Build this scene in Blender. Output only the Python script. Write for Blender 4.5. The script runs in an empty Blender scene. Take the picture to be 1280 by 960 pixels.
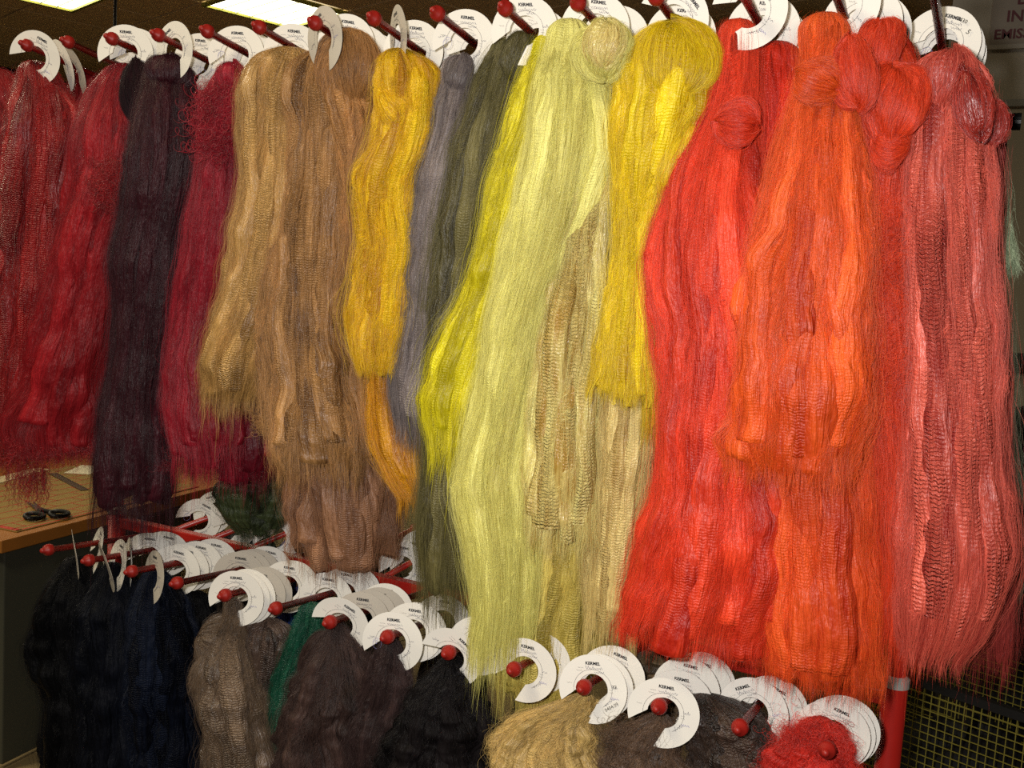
import bpy, bmesh, math, random
import numpy as np
from mathutils import Vector, Matrix

SC = bpy.context.scene
COL = SC.collection
PI = math.pi

# ------------------------------------------------------------------ camera
# rack frame: X runs along the rack, Y goes away from the viewer, Z up; the
# floor is at z = 0 and the eye at EYE, 1.2 m in front of the peg tips (y = 0).
EYE = 1.60
FPX, YAW, ROLL, PITCH, DIST = 1242.0, .465, .0623, -.1, 1.2
_cy, _sy = math.cos(YAW), math.sin(YAW)
_F0 = np.array([-_sy, _cy, 0.]); _R0 = np.array([_cy, _sy, 0.]); _U0 = np.array([0, 0, 1.])
FW = _F0*math.cos(PITCH) + _U0*math.sin(PITCH)
_U = _U0*math.cos(PITCH) - _F0*math.sin(PITCH)
RT = _R0*math.cos(ROLL) + _U*math.sin(ROLL)
UP = _U*math.cos(ROLL) - _R0*math.sin(ROLL)
EYEP = np.array([0., -DIST, EYE])
cam = bpy.data.cameras.new('camera'); camo = bpy.data.objects.new('camera', cam); COL.objects.link(camo)
cam.sensor_fit = 'HORIZONTAL'; cam.sensor_width = 36.0; cam.lens = FPX/1280*36.0
cam.clip_start = .02
M = Matrix(((RT[0], UP[0], -FW[0], EYEP[0]), (RT[1], UP[1], -FW[1], EYEP[1]), (RT[2], UP[2], -FW[2], EYEP[2]), (0, 0, 0, 1)))
camo.matrix_world = M
SC.camera = camo

# ------------------------------------------------------------------ world, lights, exposure
SC.view_settings.view_transform = 'Standard'
SC.view_settings.look = 'None'
SC.view_settings.gamma = 1.0
SC.view_settings.use_curve_mapping = False
SC.view_settings.exposure = 0.0
SC.cycles.use_denoising = False      # keep the fibres crisp
SC.cycles.transparent_max_bounces = 32
W = bpy.data.worlds.new('world'); SC.world = W; W.use_nodes = True
W.node_tree.nodes['Background'].inputs[0].default_value = (.9, .75, .5, 1)
W.node_tree.nodes['Background'].inputs[1].default_value = .06
# the camera's built-in flash, beside the lens
fl = bpy.data.lights.new('camera_flash', 'AREA'); fl.shape = 'RECTANGLE'; fl.size = .05; fl.size_y = .03
fl.energy = 18.0; fl.color = (1, .96, .92)
flo = bpy.data.objects.new('camera_flash', fl); COL.objects.link(flo)
_fp = EYEP - RT*.075 + UP*.055 + FW*.01
_fd = (FW + RT*.10 + UP*.06); _fd /= np.linalg.norm(_fd)
_fr = np.cross(_fd, UP); _fr /= np.linalg.norm(_fr); _fu = np.cross(_fr, _fd)
flo.matrix_world = Matrix(((_fr[0], _fu[0], -_fd[0], _fp[0]), (_fr[1], _fu[1], -_fd[1], _fp[1]), (_fr[2], _fu[2], -_fd[2], _fp[2]), (0, 0, 0, 1)))
CEILZ = EYE + 1.5

# ------------------------------------------------------------------ helpers
def ray(px, py): return FW + RT*((px-640)/FPX) - UP*((py-480)/FPX)
def aty(px, py, y): d = ray(px, py); return EYEP + d*(y+DIST)/d[1]
def atz(px, py, z): d = ray(px, py); return EYEP + d*(z-EYE)/d[2]
def depth(P): return float((np.asarray(P)-EYEP) @ FW)

def lin(c):
    return tuple((x/255/12.92 if x/255 <= .04045 else ((x/255+.055)/1.055)**2.4) for x in c)

def mat(name, col, rough=.5, spec=.5, metal=0., noise=0., nscale=40., bump=0., col2=None, emit=None, estr=0.):
    m = bpy.data.materials.new(name); m.use_nodes = True
    nt = m.node_tree; b = nt.nodes['Principled BSDF']
    b.inputs['Base Color'].default_value = (*lin(col), 1)
    b.inputs['Roughness'].default_value = rough
    b.inputs['Specular IOR Level'].default_value = spec
    b.inputs['Metallic'].default_value = metal
    if noise or bump:
        tc = nt.nodes.new('ShaderNodeTexCoord'); n = nt.nodes.new('ShaderNodeTexNoise')
        n.inputs['Scale'].default_value = nscale; n.inputs['Detail'].default_value = 5
        nt.links.new(tc.outputs['Object'], n.inputs['Vector'])
        if noise:
            mx = nt.nodes.new('ShaderNodeMix'); mx.data_type = 'RGBA'
            mx.inputs[6].default_value = (*lin(col), 1)
            mx.inputs[7].default_value = (*lin(col2 or tuple(x*(1-noise) for x in col)), 1)
            nt.links.new(n.outputs[0], mx.inputs[0]); nt.links.new(mx.outputs[2], b.inputs['Base Color'])
        if bump:
            bp = nt.nodes.new('ShaderNodeBump'); bp.inputs['Strength'].default_value = bump; bp.inputs['Distance'].default_value = .002
            nt.links.new(n.outputs[0], bp.inputs['Height']); nt.links.new(bp.outputs[0], b.inputs['Normal'])
    if emit:
        b.inputs['Emission Color'].default_value = (*lin(emit), 1); b.inputs['Emission Strength'].default_value = estr
    return m

def link(name, data, parent=None):
    o = bpy.data.objects.new(name, data); COL.objects.link(o)
    if parent is not None: o.parent = parent
    return o

def tag(o, label=None, cat=None, group=None, kind=None):
    if label: o['label'] = label
    if cat: o['category'] = cat
    if group: o['group'] = group
    if kind: o['kind'] = kind
    return o

def root(name, loc, label, cat, group=None, rot=(0, 0, 0)):
    o = bpy.data.objects.new(name, None); o.empty_display_size = .02; COL.objects.link(o)
    o.location = loc; o.rotation_euler = rot
    bpy.context.view_layer.update
    return tag(o, label, cat, group)

def setparent(o, r):
    """parent a mesh built in world space to an unrotated root"""
    o.parent = r; o.location = (-r.location[0], -r.location[1], -r.location[2])
    return o

def bm_mesh(name, bm, m, smooth=False):
    me = bpy.data.meshes.new(name); bm.normal_update(); bm.to_mesh(me); bm.free()
    for x in (m if isinstance(m, (list, tuple)) else [m]): me.materials.append(x)
    if smooth:
        me.polygons.foreach_set('use_smooth', [True]*len(me.polygons))
    return me

def box(bm, c, s, rz=0., R=None, bev=0.):
    Rm = R if R is not None else Matrix.Rotation(rz, 4, 'Z')
    r = bmesh.ops.create_cube(bm, size=1.0, matrix=Matrix.Translation(c) @ Rm @ Matrix.Diagonal((s[0], s[1], s[2], 1)))
    if bev:
        ed = list({e for v in r['verts'] for e in v.link_edges})
        bmesh.ops.bevel(bm, geom=ed, offset=bev, segments=2, affect='EDGES', profile=.5)

def lathe(bm, prof, seg=16, Mx=None):
    """profile [(r, z)] about local Z, then transformed by Mx"""
    Mx = Mx or Matrix.Identity(4); rings = []
    for r, z in prof:
        if r < 1e-6: rings.append([bm.verts.new(Mx @ Vector((0, 0, z)))])
        else: rings.append([bm.verts.new(Mx @ Vector((r*math.cos(2*PI*k/seg), r*math.sin(2*PI*k/seg), z))) for k in range(seg)])
    for a, b in zip(rings, rings[1:]):
        for k in range(seg):
            k2 = (k+1) % seg
            if len(a) == 1 and len(b) == 1: continue
            if len(a) == 1: bm.faces.new((a[0], b[k2], b[k]))
            elif len(b) == 1: bm.faces.new((a[k], a[k2], b[0]))
            else: bm.faces.new((a[k], a[k2], b[k2], b[k]))
    for f in (rings[0], rings[-1]):
        if len(f) > 1: bm.faces.new(f)

def rod(bm, a, b, r, seg=12):
    a = Vector(a); b = Vector(b); d = b-a
    Mx = Matrix.Translation(a) @ d.to_track_quat('Z', 'Y').to_matrix().to_4x4()
    lathe(bm, [(r, 0), (r, d.length)], seg, Mx)

def tube(bm, pts, r, seg=8):
    for a, b in zip(pts, pts[1:]): rod(bm, a, b, r, seg)

# ------------------------------------------------------------------ room
M_ceil = mat('ceiling_board', (238, 206, 154), .9, .2, noise=.12, nscale=8)
M_grid = mat('ceiling_grid', (84, 70, 52), .6, .3)
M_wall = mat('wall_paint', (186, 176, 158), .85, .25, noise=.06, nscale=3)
M_dark = mat('dark_panel', (20, 18, 16), .7, .3)
M_floor = mat('floor_tile', (150, 132, 96), .55, .4, noise=.12, nscale=14)
M_floor2 = mat('floor_tile_speckled', (104, 90, 66), .6, .4, noise=.45, nscale=120)
M_grout = mat('floor_grout', (48, 42, 34), .9, .2)
M_wood = mat('beech_wood', (164, 104, 42), .5, .4, noise=.2, nscale=9)
M_orange = mat('orange_wood_panel', (150, 88, 24), .55, .35, noise=.18, nscale=7)

RA = math.radians(-19)          # the room's own axes are turned from the rack's
ex = Vector((math.cos(RA), math.sin(RA), 0)); ey = Vector((-math.sin(RA), math.cos(RA), 0))

bm = bmesh.new(); box(bm, (0, 2, -.03), (16, 16, .04), RA)
floor = tag(link('floor', bm_mesh('floor', bm, M_grout)), kind='structure')
bm = bmesh.new(); box(bm, (-1, 2, CEILZ+.045), (17, 17, .05), RA)
ceiling = tag(link('ceiling', bm_mesh('ceiling', bm, M_grid)), kind='structure')

# ceiling boards: one board of .6 m each, laid from the corner of the lit panel
bm = bmesh.new(); box(bm, (0, 0, .012), (.588, .588, .018), bev=.004); me_ct = bm_mesh('ceiling_board', bm, M_ceil)
bm = bmesh.new(); box(bm, (0, 0, 0), (.60, .60, .016), bev=.002)
lp = atz(365, 33, CEILZ)        # nearest corner of the lit panel on the right
C0 = Vector(lp) + ex*.30 - ey*.30
def cell(i, j): return C0 + ex*(.6*i) + ey*(.6*j)
l2 = Vector(atz(92, 12, CEILZ)) + ex*.30 - ey*.30
dl = l2 - C0; li = round(dl.dot(ex)/.6); lj = round(dl.dot(ey)/.6)
LIGHTS = {(0, 0)}; RM = [(-1, -5), (3, -5), (-1, -8), (3, -8), (7, -6), (-5, -8)]
vis = 0
for i in range(-12, 12):
    for j in range(-5, 10):
        p = cell(i, j)
        d = np.array(p) - EYEP; z = d @ FW
        if z < .5: continue
        X = 640 + FPX*(d @ RT)/z; Yp = 480 - FPX*(d @ UP)/z
        if (i, j) in LIGHTS or (p-l2).length < .36 or not (-260 < X < 1500 and -200 < Yp < 260): continue
        o = link('ceiling_panel', me_ct, ceiling); o.location = (p.x, p.y, CEILZ); o.rotation_euler = (0, 0, RA); vis += 1

M_tube = mat('lamp_diffuser', (255, 250, 225), .4, .3, emit=(255, 247, 205), estr=5.5)
M_lampframe = mat('lamp_frame', (150, 150, 60), .5)
def troffer(p, label):
    r = root('ceiling_light', (p.x, p.y, CEILZ-.014), label, 'ceiling light', None, (0, 0, RA))
    bm = bmesh.new()
    for s in (-1, 1):
        box(bm, (s*.289, 0, .004), (.022, .6, .02)); box(bm, (0, s*.289, .004), (.556, .022, .02))
    link('lamp_frame', bm_mesh('lamp_frame', bm, M_lampframe), r)
    bm = bmesh.new(); box(bm, (0, 0, .012), (.556, .556, .01))
    link('diffuser', bm_mesh('diffuser', bm, M_tube), r)
    bm = bmesh.new()
    for k in range(5): box(bm, (0, -.19+.095*k, .005), (.55, .006, .012))
    tag(link('louvre', bm_mesh('louvre', bm, mat('louvre_metal', (225, 220, 190), .35, .5)), r))
    la = bpy.data.lights.new('tube_glow', 'AREA'); la.size = .5; la.energy = 7; la.color = (1, .9, .66)
    lo = link('tube_glow', la, r); lo.location = (0, 0, -.02)
troffer(cell(0, 0), 'square fluorescent ceiling light nearest the tan skeins, above their pegs')
troffer(l2, 'square fluorescent ceiling light in the corner above the red skeins')
# unseen fill lamps added under the ceiling, out of view, to brighten the room
for k, (i, j) in enumerate(RM):
    p = cell(i, j); la = bpy.data.lights.new('fill_lamp', 'AREA'); la.size = .55; la.energy = 30; la.color = (1, .86, .60)
    lo = link('fill_lamp', la); lo.location = (p.x, p.y, CEILZ-.03)

# floor tiles
bm = bmesh.new(); box(bm, (0, 0, -.006), (.594, .594, .012), bev=.002)
me_ft = bm_mesh('floor_tile', bm, M_floor)
bm = bmesh.new(); box(bm, (0, 0, -.006), (.594, .594, .012), bev=.002)
me_ft2 = bm_mesh('floor_tile_speckled', bm, M_floor2)
fo = Vector(atz(50, 830, 0)); fo.z = 0
for i in range(-9, 9):
    for j in range(-6, 9):
        p = fo + ex*(.6*i+.3) + ey*(.6*j-.3)
        d = np.array(p) - EYEP; z = d @ FW
        if z < .3: continue
        X = 640 + FPX*(d @ RT)/z; Yp = 480 - FPX*(d @ UP)/z
        if not (-320 < X < 1600 and 400 < Yp < 1350): continue
        o = link('floor_tile', me_ft2 if (j % 3 == 1) else me_ft, floor); o.location = (p.x, p.y, 0); o.rotation_euler = (0, 0, RA)

def slab(name, c, s, m, rz=0.):
    bm = bmesh.new(); box(bm, c, s, rz)
    return tag(link(name, bm_mesh(name, bm, m)), kind='structure')
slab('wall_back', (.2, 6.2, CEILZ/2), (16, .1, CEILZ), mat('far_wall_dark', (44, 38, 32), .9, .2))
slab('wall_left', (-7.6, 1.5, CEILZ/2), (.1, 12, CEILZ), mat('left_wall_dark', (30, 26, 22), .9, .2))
# the grey wall with the notice, seen past the right end of the rack
slab('wall_right', (.75, 2.56, CEILZ/2), (2.1, .1, CEILZ), M_wall)
zt = float(aty(1240, 130, 2.5)[2])
slab('trim_1', (.75, 2.50, zt), (2.1, .03, .022), mat('trim_pale', (150, 146, 138), .6))
zs = float(aty(1262, 445, 2.5)[2])
slab('trim_2', (.75, 2.46, zs), (2.1, .12, .025), mat('ledge_dark', (52, 44, 36), .5))

# ------------------------------------------------------------------ text helper (flat print)
def text_mesh(s, size, m, align='CENTER', bold=0.):
    cu = bpy.data.curves.new('print', 'FONT'); cu.body = s; cu.size = size; cu.align_x = align; cu.align_y = 'CENTER'
    cu.resolution_u = 2; cu.offset = bold; cu.fill_mode = 'FRONT'
    o = bpy.data.objects.new('print', cu); COL.objects.link(o)
    dg = bpy.context.evaluated_depsgraph_get(); dg.update()
    me = bpy.data.meshes.new_from_object(o.evaluated_get(dg)); bpy.data.objects.remove(o)
    me.materials.clear(); me.materials.append(m)
    return me

M_ink = mat('black_ink', (28, 26, 30), .6, .3)
M_pen = mat('pen_ink', (52, 52, 84), .6, .3)
M_stamp = mat('violet_stamp_ink', (132, 128, 178), .6, .3)
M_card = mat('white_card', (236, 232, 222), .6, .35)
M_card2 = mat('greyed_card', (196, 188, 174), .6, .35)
M_notice = mat('notice_cream', (150, 138, 124), .6)
M_noticered = mat('notice_red', (98, 42, 48), .6)

# notice on the grey wall
p = aty(1243, 60, 2.49)
ntc = root('wall_notice', (float(p[0]), 2.492, float(p[2])), 'cream wall notice with red capitals, on the grey wall past the coral skein', 'sign')
bm = bmesh.new(); box(bm, (.17, 0, .16), (.38, .012, .33), bev=.003); link('notice_board', bm_mesh('notice_board', bm, M_notice), ntc)
bm = bmesh.new(); box(bm, (.17, -.008, 0), (.40, .014, .014)); link('bottom_rail', bm_mesh('bottom_rail', bm, mat('notice_rail', (168, 160, 146), .5)), ntc)
for s, x, z, sz in (('EN', .052, .150, .052), ('INTE', .026, .096, .050), ('EMISSIO', -.006, .040, .043)):
    o = link('lettering', text_mesh(s, sz, M_noticered, 'LEFT', .0012), ntc); o.location = (x, -.0075, z); o.rotation_euler = (PI/2, 0, 0)

# ------------------------------------------------------------------ the rack
M_red = mat('red_enamel', (182, 36, 28), .32, .55, noise=.12, nscale=30)
M_redknob = mat('red_plastic', (150, 30, 22), .45, .4)
M_chrome = mat('steel_collar', (200, 198, 190), .3, .6, .35)
M_blackp = mat('black_plastic', (14, 14, 14), .45)
PITCHX = .1048
UX0, UZ, UT = -1.588, EYE+.3615, .138
LX0, LZ, LT = -1.513, EYE-.528, .085
RY = .28
def pegpos(row, k, y):
    if row == 'u': return Vector((UX0+PITCHX*k, y, UZ-UT*y))
    return Vector((LX0+PITCHX*k, y, LZ-LT*y))
rack = root('display_rack', (-.103, RY, 0), 'red enamelled tube rack with rows of knobbed pegs carrying all the skeins', 'rack')
def rpart(name, bm, m, smooth=False):
    return setparent(link(name, bm_mesh(name, bm, m, smooth)), rack)
zu, zl = UZ-UT*RY, LZ-LT*RY
bm = bmesh.new(); box(bm, (-.895, RY, zu), (1.60, .022, .022), bev=.002); rpart('upper_rail', bm, M_red)
bm = bmesh.new(); box(bm, (-.89, RY, zl), (1.58, .022, .022), bev=.002); rpart('lower_rail', bm, M_red)
for x in (-.103, -1.66):
    bm = bmesh.new(); rod(bm, (x, RY, .02), (x, RY, 1.07), .0175, 20); rpart('lower_post', bm, M_red, True)
    bm = bmesh.new(); lathe(bm, [(.013, 0), (.0192, 0), (.0192, .012), (.013, .016)], 20, Matrix.Translation((x, RY, 1.066))); rpart('collar', bm, M_chrome, False)
    bm = bmesh.new(); rod(bm, (x, RY, 1.07), (x, RY, zu+.01), .013, 16); rpart('upper_post', bm, M_red, True)
    bm = bmesh.new(); box(bm, (x, RY, .015), (.06, .6, .03), bev=.005); rpart('foot', bm, M_red)
# stub bar with a black plug at the rack's right end
pc = aty(1270, 152, .28)
bm = bmesh.new(); rod(bm, (-.103, RY, pc[2]), (pc[0]-.004, RY, pc[2]), .0105, 16); eb = rpart('end_bar', bm, M_red, True)
bm = bmesh.new(); rod(bm, (pc[0]-.004, RY, pc[2]), (pc[0]+.006, RY, pc[2]), .0112, 16)
o = link('end_plug', bm_mesh('end_plug', bm, M_blackp), eb)

def peg_mesh(tilt, sgn=1):
    bm = bmesh.new()
    b = Vector((0, -.002*sgn, 0)); e = Vector((0, RY*sgn, -tilt*RY))
    rod(bm, b, e, .0056, 12)
    me = bm_mesh('peg', bm, M_red, True)
    bm = bmesh.new()
    d = (b-e).normalized(); Mx = d.to_track_quat('Z', 'Y').to_matrix().to_4x4()
    lathe(bm, [(.0056, -.004), (.0096, -.003), (.0108, .001), (.0106, .006), (.0092, .010), (.0054, .012), (.0047, .017), (.0032, .0195), (0, .0205)], 16, Mx)
    return me, bm_mesh('knob', bm, M_redknob, True)
pu, pl, pb = peg_mesh(UT), peg_mesh(LT), peg_mesh(LT, -1)
def add_peg(row, k, meshes):
    o = link('peg', meshes[0], rack)
    pp = pegpos(row, k, 0) if row != 'b' else Vector((LX0+PITCHX*k, 2*RY, LZ))
    o.location = pp - rack.location
    link('knob', meshes[1], o)
for k in range(0, 15): add_peg('u', k, pu)
for k in range(0, 14): add_peg('l', k, pl)
for k in range(0, 13): add_peg('b', k, pb)

# ------------------------------------------------------------------ card discs
R1, R2 = .0468, .0205
def disc_mesh(seed, m):
    """card ring cut open to a crescent at the lower left, in local XZ, facing -Y"""
    rg = random.Random(seed)
    bm = bmesh.new(); a0 = math.radians(232); ho = math.radians(30); hi = math.radians(52)
    n = 40; t = .0005; outer, inner = [], []
    for k in range(n+1):
        f = k/n
        a = a0 + ho + (2*PI-2*ho)*f; outer.append((R1*math.cos(a), R1*math.sin(a)))
        a = a0 + hi + (2*PI-2*hi)*f; inner.append((R2*math.cos(a), R2*math.sin(a)))
    warp = lambda x, z: .0016*math.sin(x*40+seed) + .0012*math.cos(z*35+2*seed)
    V = {}
    for side, y in (('f', -t/2), ('b', t/2)):
        V[side] = [(bm.verts.new((ox, y+warp(ox, oz), oz)), bm.verts.new((ix, y+warp(ix, iz), iz))) for (ox, oz), (ix, iz) in zip(outer, inner)]
    for k in range(n):
        (o1, i1), (o2, i2) = V['f'][k], V['f'][k+1]; (p1, j1), (p2, j2) = V['b'][k], V['b'][k+1]
        bm.faces.new((o1, i1, i2, o2)); bm.faces.new((p1, p2, j2, j1))
        bm.faces.new((o1, o2, p2, p1)); bm.faces.new((i1, j1, j2, i2))
    for k in (0, n):
        (o1, i1), (p1, j1) = V['f'][k], V['b'][k]
        bm.faces.new((o1, p1, j1, i1))
    bmesh.ops.recalc_face_normals(bm, faces=bm.faces)
    return bm_mesh('card', bm, m), warp

def stroke(bm, pts, w, yf):
    prev = None
    for k, (x, z) in enumerate(pts):
        if k == 0: dx, dz = pts[1][0]-x, pts[1][1]-z
        else: dx, dz = x-pts[k-1][0], z-pts[k-1][1]
        L = math.hypot(dx, dz) or 1; nx, nz = -dz/L*w/2, dx/L*w/2
        a = bm.verts.new((x+nx, yf(x+nx, z+nz), z+nz)); b = bm.verts.new((x-nx, yf(x-nx, z-nz), z-nz))
        if prev: bm.faces.new((prev[0], prev[1], b, a))
        prev = (a, b)

def scribble(bm, rg, x, z, L, h, w, yf, ang=0.):
    """a line of quick illegible handwriting"""
    pts = []; t = 0; ca, sa = math.cos(ang), math.sin(ang)
    n = max(6, int(L/.0009))
    for k in range(n):
        u = L*k/n; v = h*(.5+.5*math.sin(k*1.9+rg.random()*1.2))*(1.5 if rg.random() < .12 else .8)
        pts.append((x+u*ca-v*sa, z+u*sa+v*ca))
        if rg.random() < .12 and len(pts) > 3:
            stroke(bm, pts, w, yf); pts = []
    if len(pts) > 2: stroke(bm, pts, w, yf)

ME_KERMEL = text_mesh('KERMEL', .0058, M_ink, bold=.00022)
DISC = []
for q in range(7):
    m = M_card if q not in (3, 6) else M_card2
    me, wf = disc_mesh(q*1.3, m)
    yf = lambda x, z, wf=wf: wf(x, z) - .0007
    k = ME_KERMEL.copy()
    for v in k.vertices: v.co = (v.co.x, yf(v.co.x, v.co.y+.0345), v.co.y+.0345)
    rg = random.Random(50+q); bmp = bmesh.new(); bms = bmesh.new(); bmi = bmesh.new()
    # pen: reference by the maker's name, numbers at the side
    scribble(bmp, rg, -.010, .0265, .026, .0032, .00045, yf); scribble(bmp, rg, .002, .0215, .014, .0028, .00045, yf)
    scribble(bmp, rg, .025, .004, .010, .003, .0005, yf); scribble(bmp, rg, .018, -.022, .015, .004, .0005, yf, .75)
    if q % 2: scribble(bmp, rg, -.038, .001, .013, .003, .0005, yf, .4)
    # small printed captions
    for (x, z, L) in ((-.021, .0275, .009), (-.0225, .0235, .009), (.0225, .0005, .006), (.023, -.003, .006), (-.036, .006, .008)):
        scribble(bmi, rg, x, z, L, .0012, .0003, yf)
    if q % 3 == 1:
        a = [(-.024+.0065*math.cos(t*.3), -.004+.0085*math.sin(t*.3)) for t in range(22)]; stroke(bms, a, .0004, yf)
        scribble(bms, rg, -.029, -.004, .010, .002, .0004, yf, 1.2); scribble(bms, rg, -.025, -.006, .010, .002, .0004, yf, 1.2)
    else:
        scribble(bms, rg, .024, -.012, .012, .0035, .0006, yf)
    # a ring line printed round the hole
    stroke(bmi, [(.0265*math.cos(t), .0265*math.sin(t)) for t in np.linspace(-1.0, 3.3, 40)], .00035, yf)
    DISC.append((me, k, bm_mesh('caption_print', bmi, M_ink), bm_mesh('handwriting', bmp, M_pen), bm_mesh('stamp', bms, M_stamp)))
EXTRA = {}
ORD = ['front', 'second', 'third', 'fourth', 'fifth', 'sixth', 'seventh']
def disc(row, k, y, label, group, yaw=0., tilt=0., roll=0., var=0, drop=.010, dx=0., extra=None):
    """a card ring hung on a peg at y; rotations in radians: yaw about Z, tilt about X, roll in its own plane"""
    c = pegpos(row, k, y) if row != 'b' else Vector((LX0+PITCHX*k, y, LZ-LT*(2*RY-y)))
    o = link('card_ring', DISC[var][0])
    o.location = c + Vector((dx, 0, -drop)); o.rotation_mode = 'ZXY'
    o.rotation_euler = (tilt, roll, yaw)
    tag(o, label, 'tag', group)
    for nm, me in zip(('printed_name', 'caption_print', 'handwriting', 'stamp'), DISC[var][1:]):
        if me is not None: link(nm, me, o)
    for s, x, z, sz, a in (extra or ()):
        e = link('handwritten_number', text_mesh(s, sz, M_ink), o); e.location = (x, -.0034, z); e.rotation_euler = (PI/2, -a, 0)
    return o

def V2(y0, n, step, s): return [y0 + step*i for i in range(n)]
# (row, peg, phrase, [(y, yaw, tilt, roll, variant, drop, dx), ...])
rng = random.Random(4)
UPD = [
 (0, 'the bright red skein farthest left', [(.012, .45, 0, .5, 2, .016, 0), (.065, -.35, .15, -.5, 1, .012, 0), (.095, -.42, .2, -.4, 3, .012, 0)]),
 (1, 'the red skein behind the crimson', [(.14, .5, 0, .2, 0, .012, 0)]),
 (2, 'the crimson skein', [(.022, .42, 0, 0, 0, .014, .002), (.05, .5, .1, .3, 4, .010, 0)]),
 (3, 'the dark plum skein', [(.030, -.15, 0, -.5, 5, .012, 0), (.085, .3, 0, .1, 2, .010, 0), (.125, .35, 0, 0, 1, .010, 0)]),
 (4, 'the magenta skein with curly side', [(.062, .35, 0, 0, 1, .012, 0), (.10, .45, 0, .1, 0, .010, 0), (.135, .5, 0, .2, 4, .010, 0)]),
 (5, 'the tan skein with flared wing', [(.075, .4, 0, 0, 0, .010, 0), (.115, .45, 0, .2, 2, .010, 0)]),
 (6, 'the tan skein with shiny loop', [(.020, -.35, 0, -.35, 3, .014, 0), (.07, .3, 0, .1, 0, .004, 0), (.115, .4, 0, .2, 2, .004, 0), (.145, .4, 0, .2, 2, .004, 0)]),
 (7, 'the amber yellow skein', [(.058, -.75, 0, -.1, 3, .004, 0), (.10, .3, 0, .1, 2, .008, 0), (.135, .35, 0, .1, 4, .008, 0), (.16, .4, 0, .1, 5, .008, 0)]),
 (8, 'the grey lavender skein', [(.072, .3, 0, .1, 1, .010, 0), (.115, .35, 0, .3, 0, .010, 0)]),
 (9, 'the dark olive skein', [(.055, .25, 0, 0, 0, .006, 0), (.10, .3, 0, .2, 4, .006, 0)]),
 (10, 'the pale yellow skein', [(.055, .2, 0, .1, 5, .010, 0), (.10, .2, 0, .1, 2, .008, .012)]),
 (11, 'the strong yellow folded skein', [(.050, .15, 0, .9, 0, .008, .004), (.10, .2, 0, .1, 4, .010, 0)]),
 (12, 'the wide red orange skein', [(.040, .1, 0, .6, 2, .006, 0), (.10, .15, 0, .1, 0, .008, .004), (.13, .15, 0, .1, 4, .008, .006)]),
 (13, 'the orange skein', [(.035, .05, 0, .8, 5, .008, .002), (.085, .1, 0, .2, 2, .012, .022), (.11, .1, 0, .1, 0, .012, .03)]),
 (14, 'the coral skein', [(.175, 0, 0, .35, 2, .006, 0), (.19, 0, 0, .3, 0, .008, .004), (.205, .05, 0, .3, 4, .010, .006)]),
]
LOD = [
 (0, 'the black skein nearest the scissors', [(.055, -.62, .1, 0, 3, .016, 0), (.10, -.5, -.1, .2, 2, .016, 0)]),
 (1, 'the blue black skein', [(.035, -.55, .25, 0, 3, .018, 0), (.06, -.45, -.15, .1, 1, .018, 0), (.085, -.6, .15, .2, 2, .018, 0), (.13, .6, 0, .1, 5, .012, 0), (.17, .6, 0, .3, 0, .012, 0)]),
 (2, 'the navy skein', [(.045, -.38, -.2, 0, 3, .018, 0), (.095, .4, 0, .2, 1, .014, 0), (.115, .45, 0, .3, 0, .012, 0), (.15, .5, 0, .2, 2, .012, 0), (.19, .5, 0, .2, 4, .012, 0)]),
 (3, 'the black skein beside the brown', [(.145, .5, 0, .1, 3, .012, 0), (.165, .55, 0, .2, 6, .012, 0), (.19, .5, 0, .2, 3, .012, 0), (.22, .5, 0, .2, 2, .012, 0)]),
 (4, 'the grey brown twisted skein', [(.018, .38, 0, 0, 0, .009, .003), (.034, .40, 0, .1, 4, .010, .003), (.047, .42, 0, .1, 2, .010, .004), (.075, .5, 0, .2, 6, .012, 0), (.092, .5, 0, .1, 3, .012, 0), (.15, .45, 0, .1, 2, .012, 0), (.165, .45, 0, .1, 5, .012, 0)]),
 (5, 'the dark green skein', [(.125, .4, 0, .1, 1, .008, 0), (.175, .4, 0, .1, 2, .008, 0), (.19, .45, 0, .1, 5, .008, 0), (.205, .45, 0, .2, 4, .008, 0)]),
 (6, 'the aubergine brown skein', [(.018, .3, 0, .55, 0, .008, .003), (.075, .6, 0, .1, 3, .012, 0), (.095, .65, 0, .1, 6, .012, 0), (.125, .6, 0, .1, 3, .012, 0), (.145, .5, 0, .1, 2, .010, 0)]),
 (7, 'the purple brown skein', [(.012, .25, 0, 0, 1, .012, 0), (.060, .25, 0, .05, 0, .006, .004), (.072, .25, 0, .1, 4, .006, .006), (.15, .3, 0, .1, 2, .008, .004)]),
 (8, 'the black skein right of purple brown', [(.010, .2, 0, .7, 5, .012, -.004), (.085, .25, 0, .1, 0, .010, 0), (.13, .25, 0, .2, 2, .010, 0)]),
 (9, 'the pale yellow hem', [(.03, .2, 0, .1, 2, .010, 0), (.08, .2, 0, .1, 4, .010, 0)]),
 (10, 'the golden brown curly skein', [(.014, .15, 0, -.1, 2, .006, .006), (.025, .15, 0, .1, 0, .004, .010), (.075, .2, 0, .3, 1, .004, .010)]),
 (11, 'the dark brown fluffy skein', [(.010, .12, 0, .05, 0, .012, .002), (.060, .15, 0, .1, 5, .012, .006), (.105, .15, 0, .1, 1, .006, .004), (.135, .15, 0, .2, 4, .006, .012), (.15, .15, 0, .2, 2, .006, .014)]),
 (12, 'the black brown lower skein', [(.085, .1, 0, -.5, 2, .008, -.004), (.105, .1, 0, .4, 5, .008, .010), (.12, .1, 0, .4, 4, .008, .014)]),
 (13, 'the short scarlet skein', [(.07, .1, 0, .3, 0, .006, -.006), (.09, .1, 0, .4, 2, .008, -.002), (.105, .1, 0, .3, 4, .008, .002)]),
]
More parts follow.
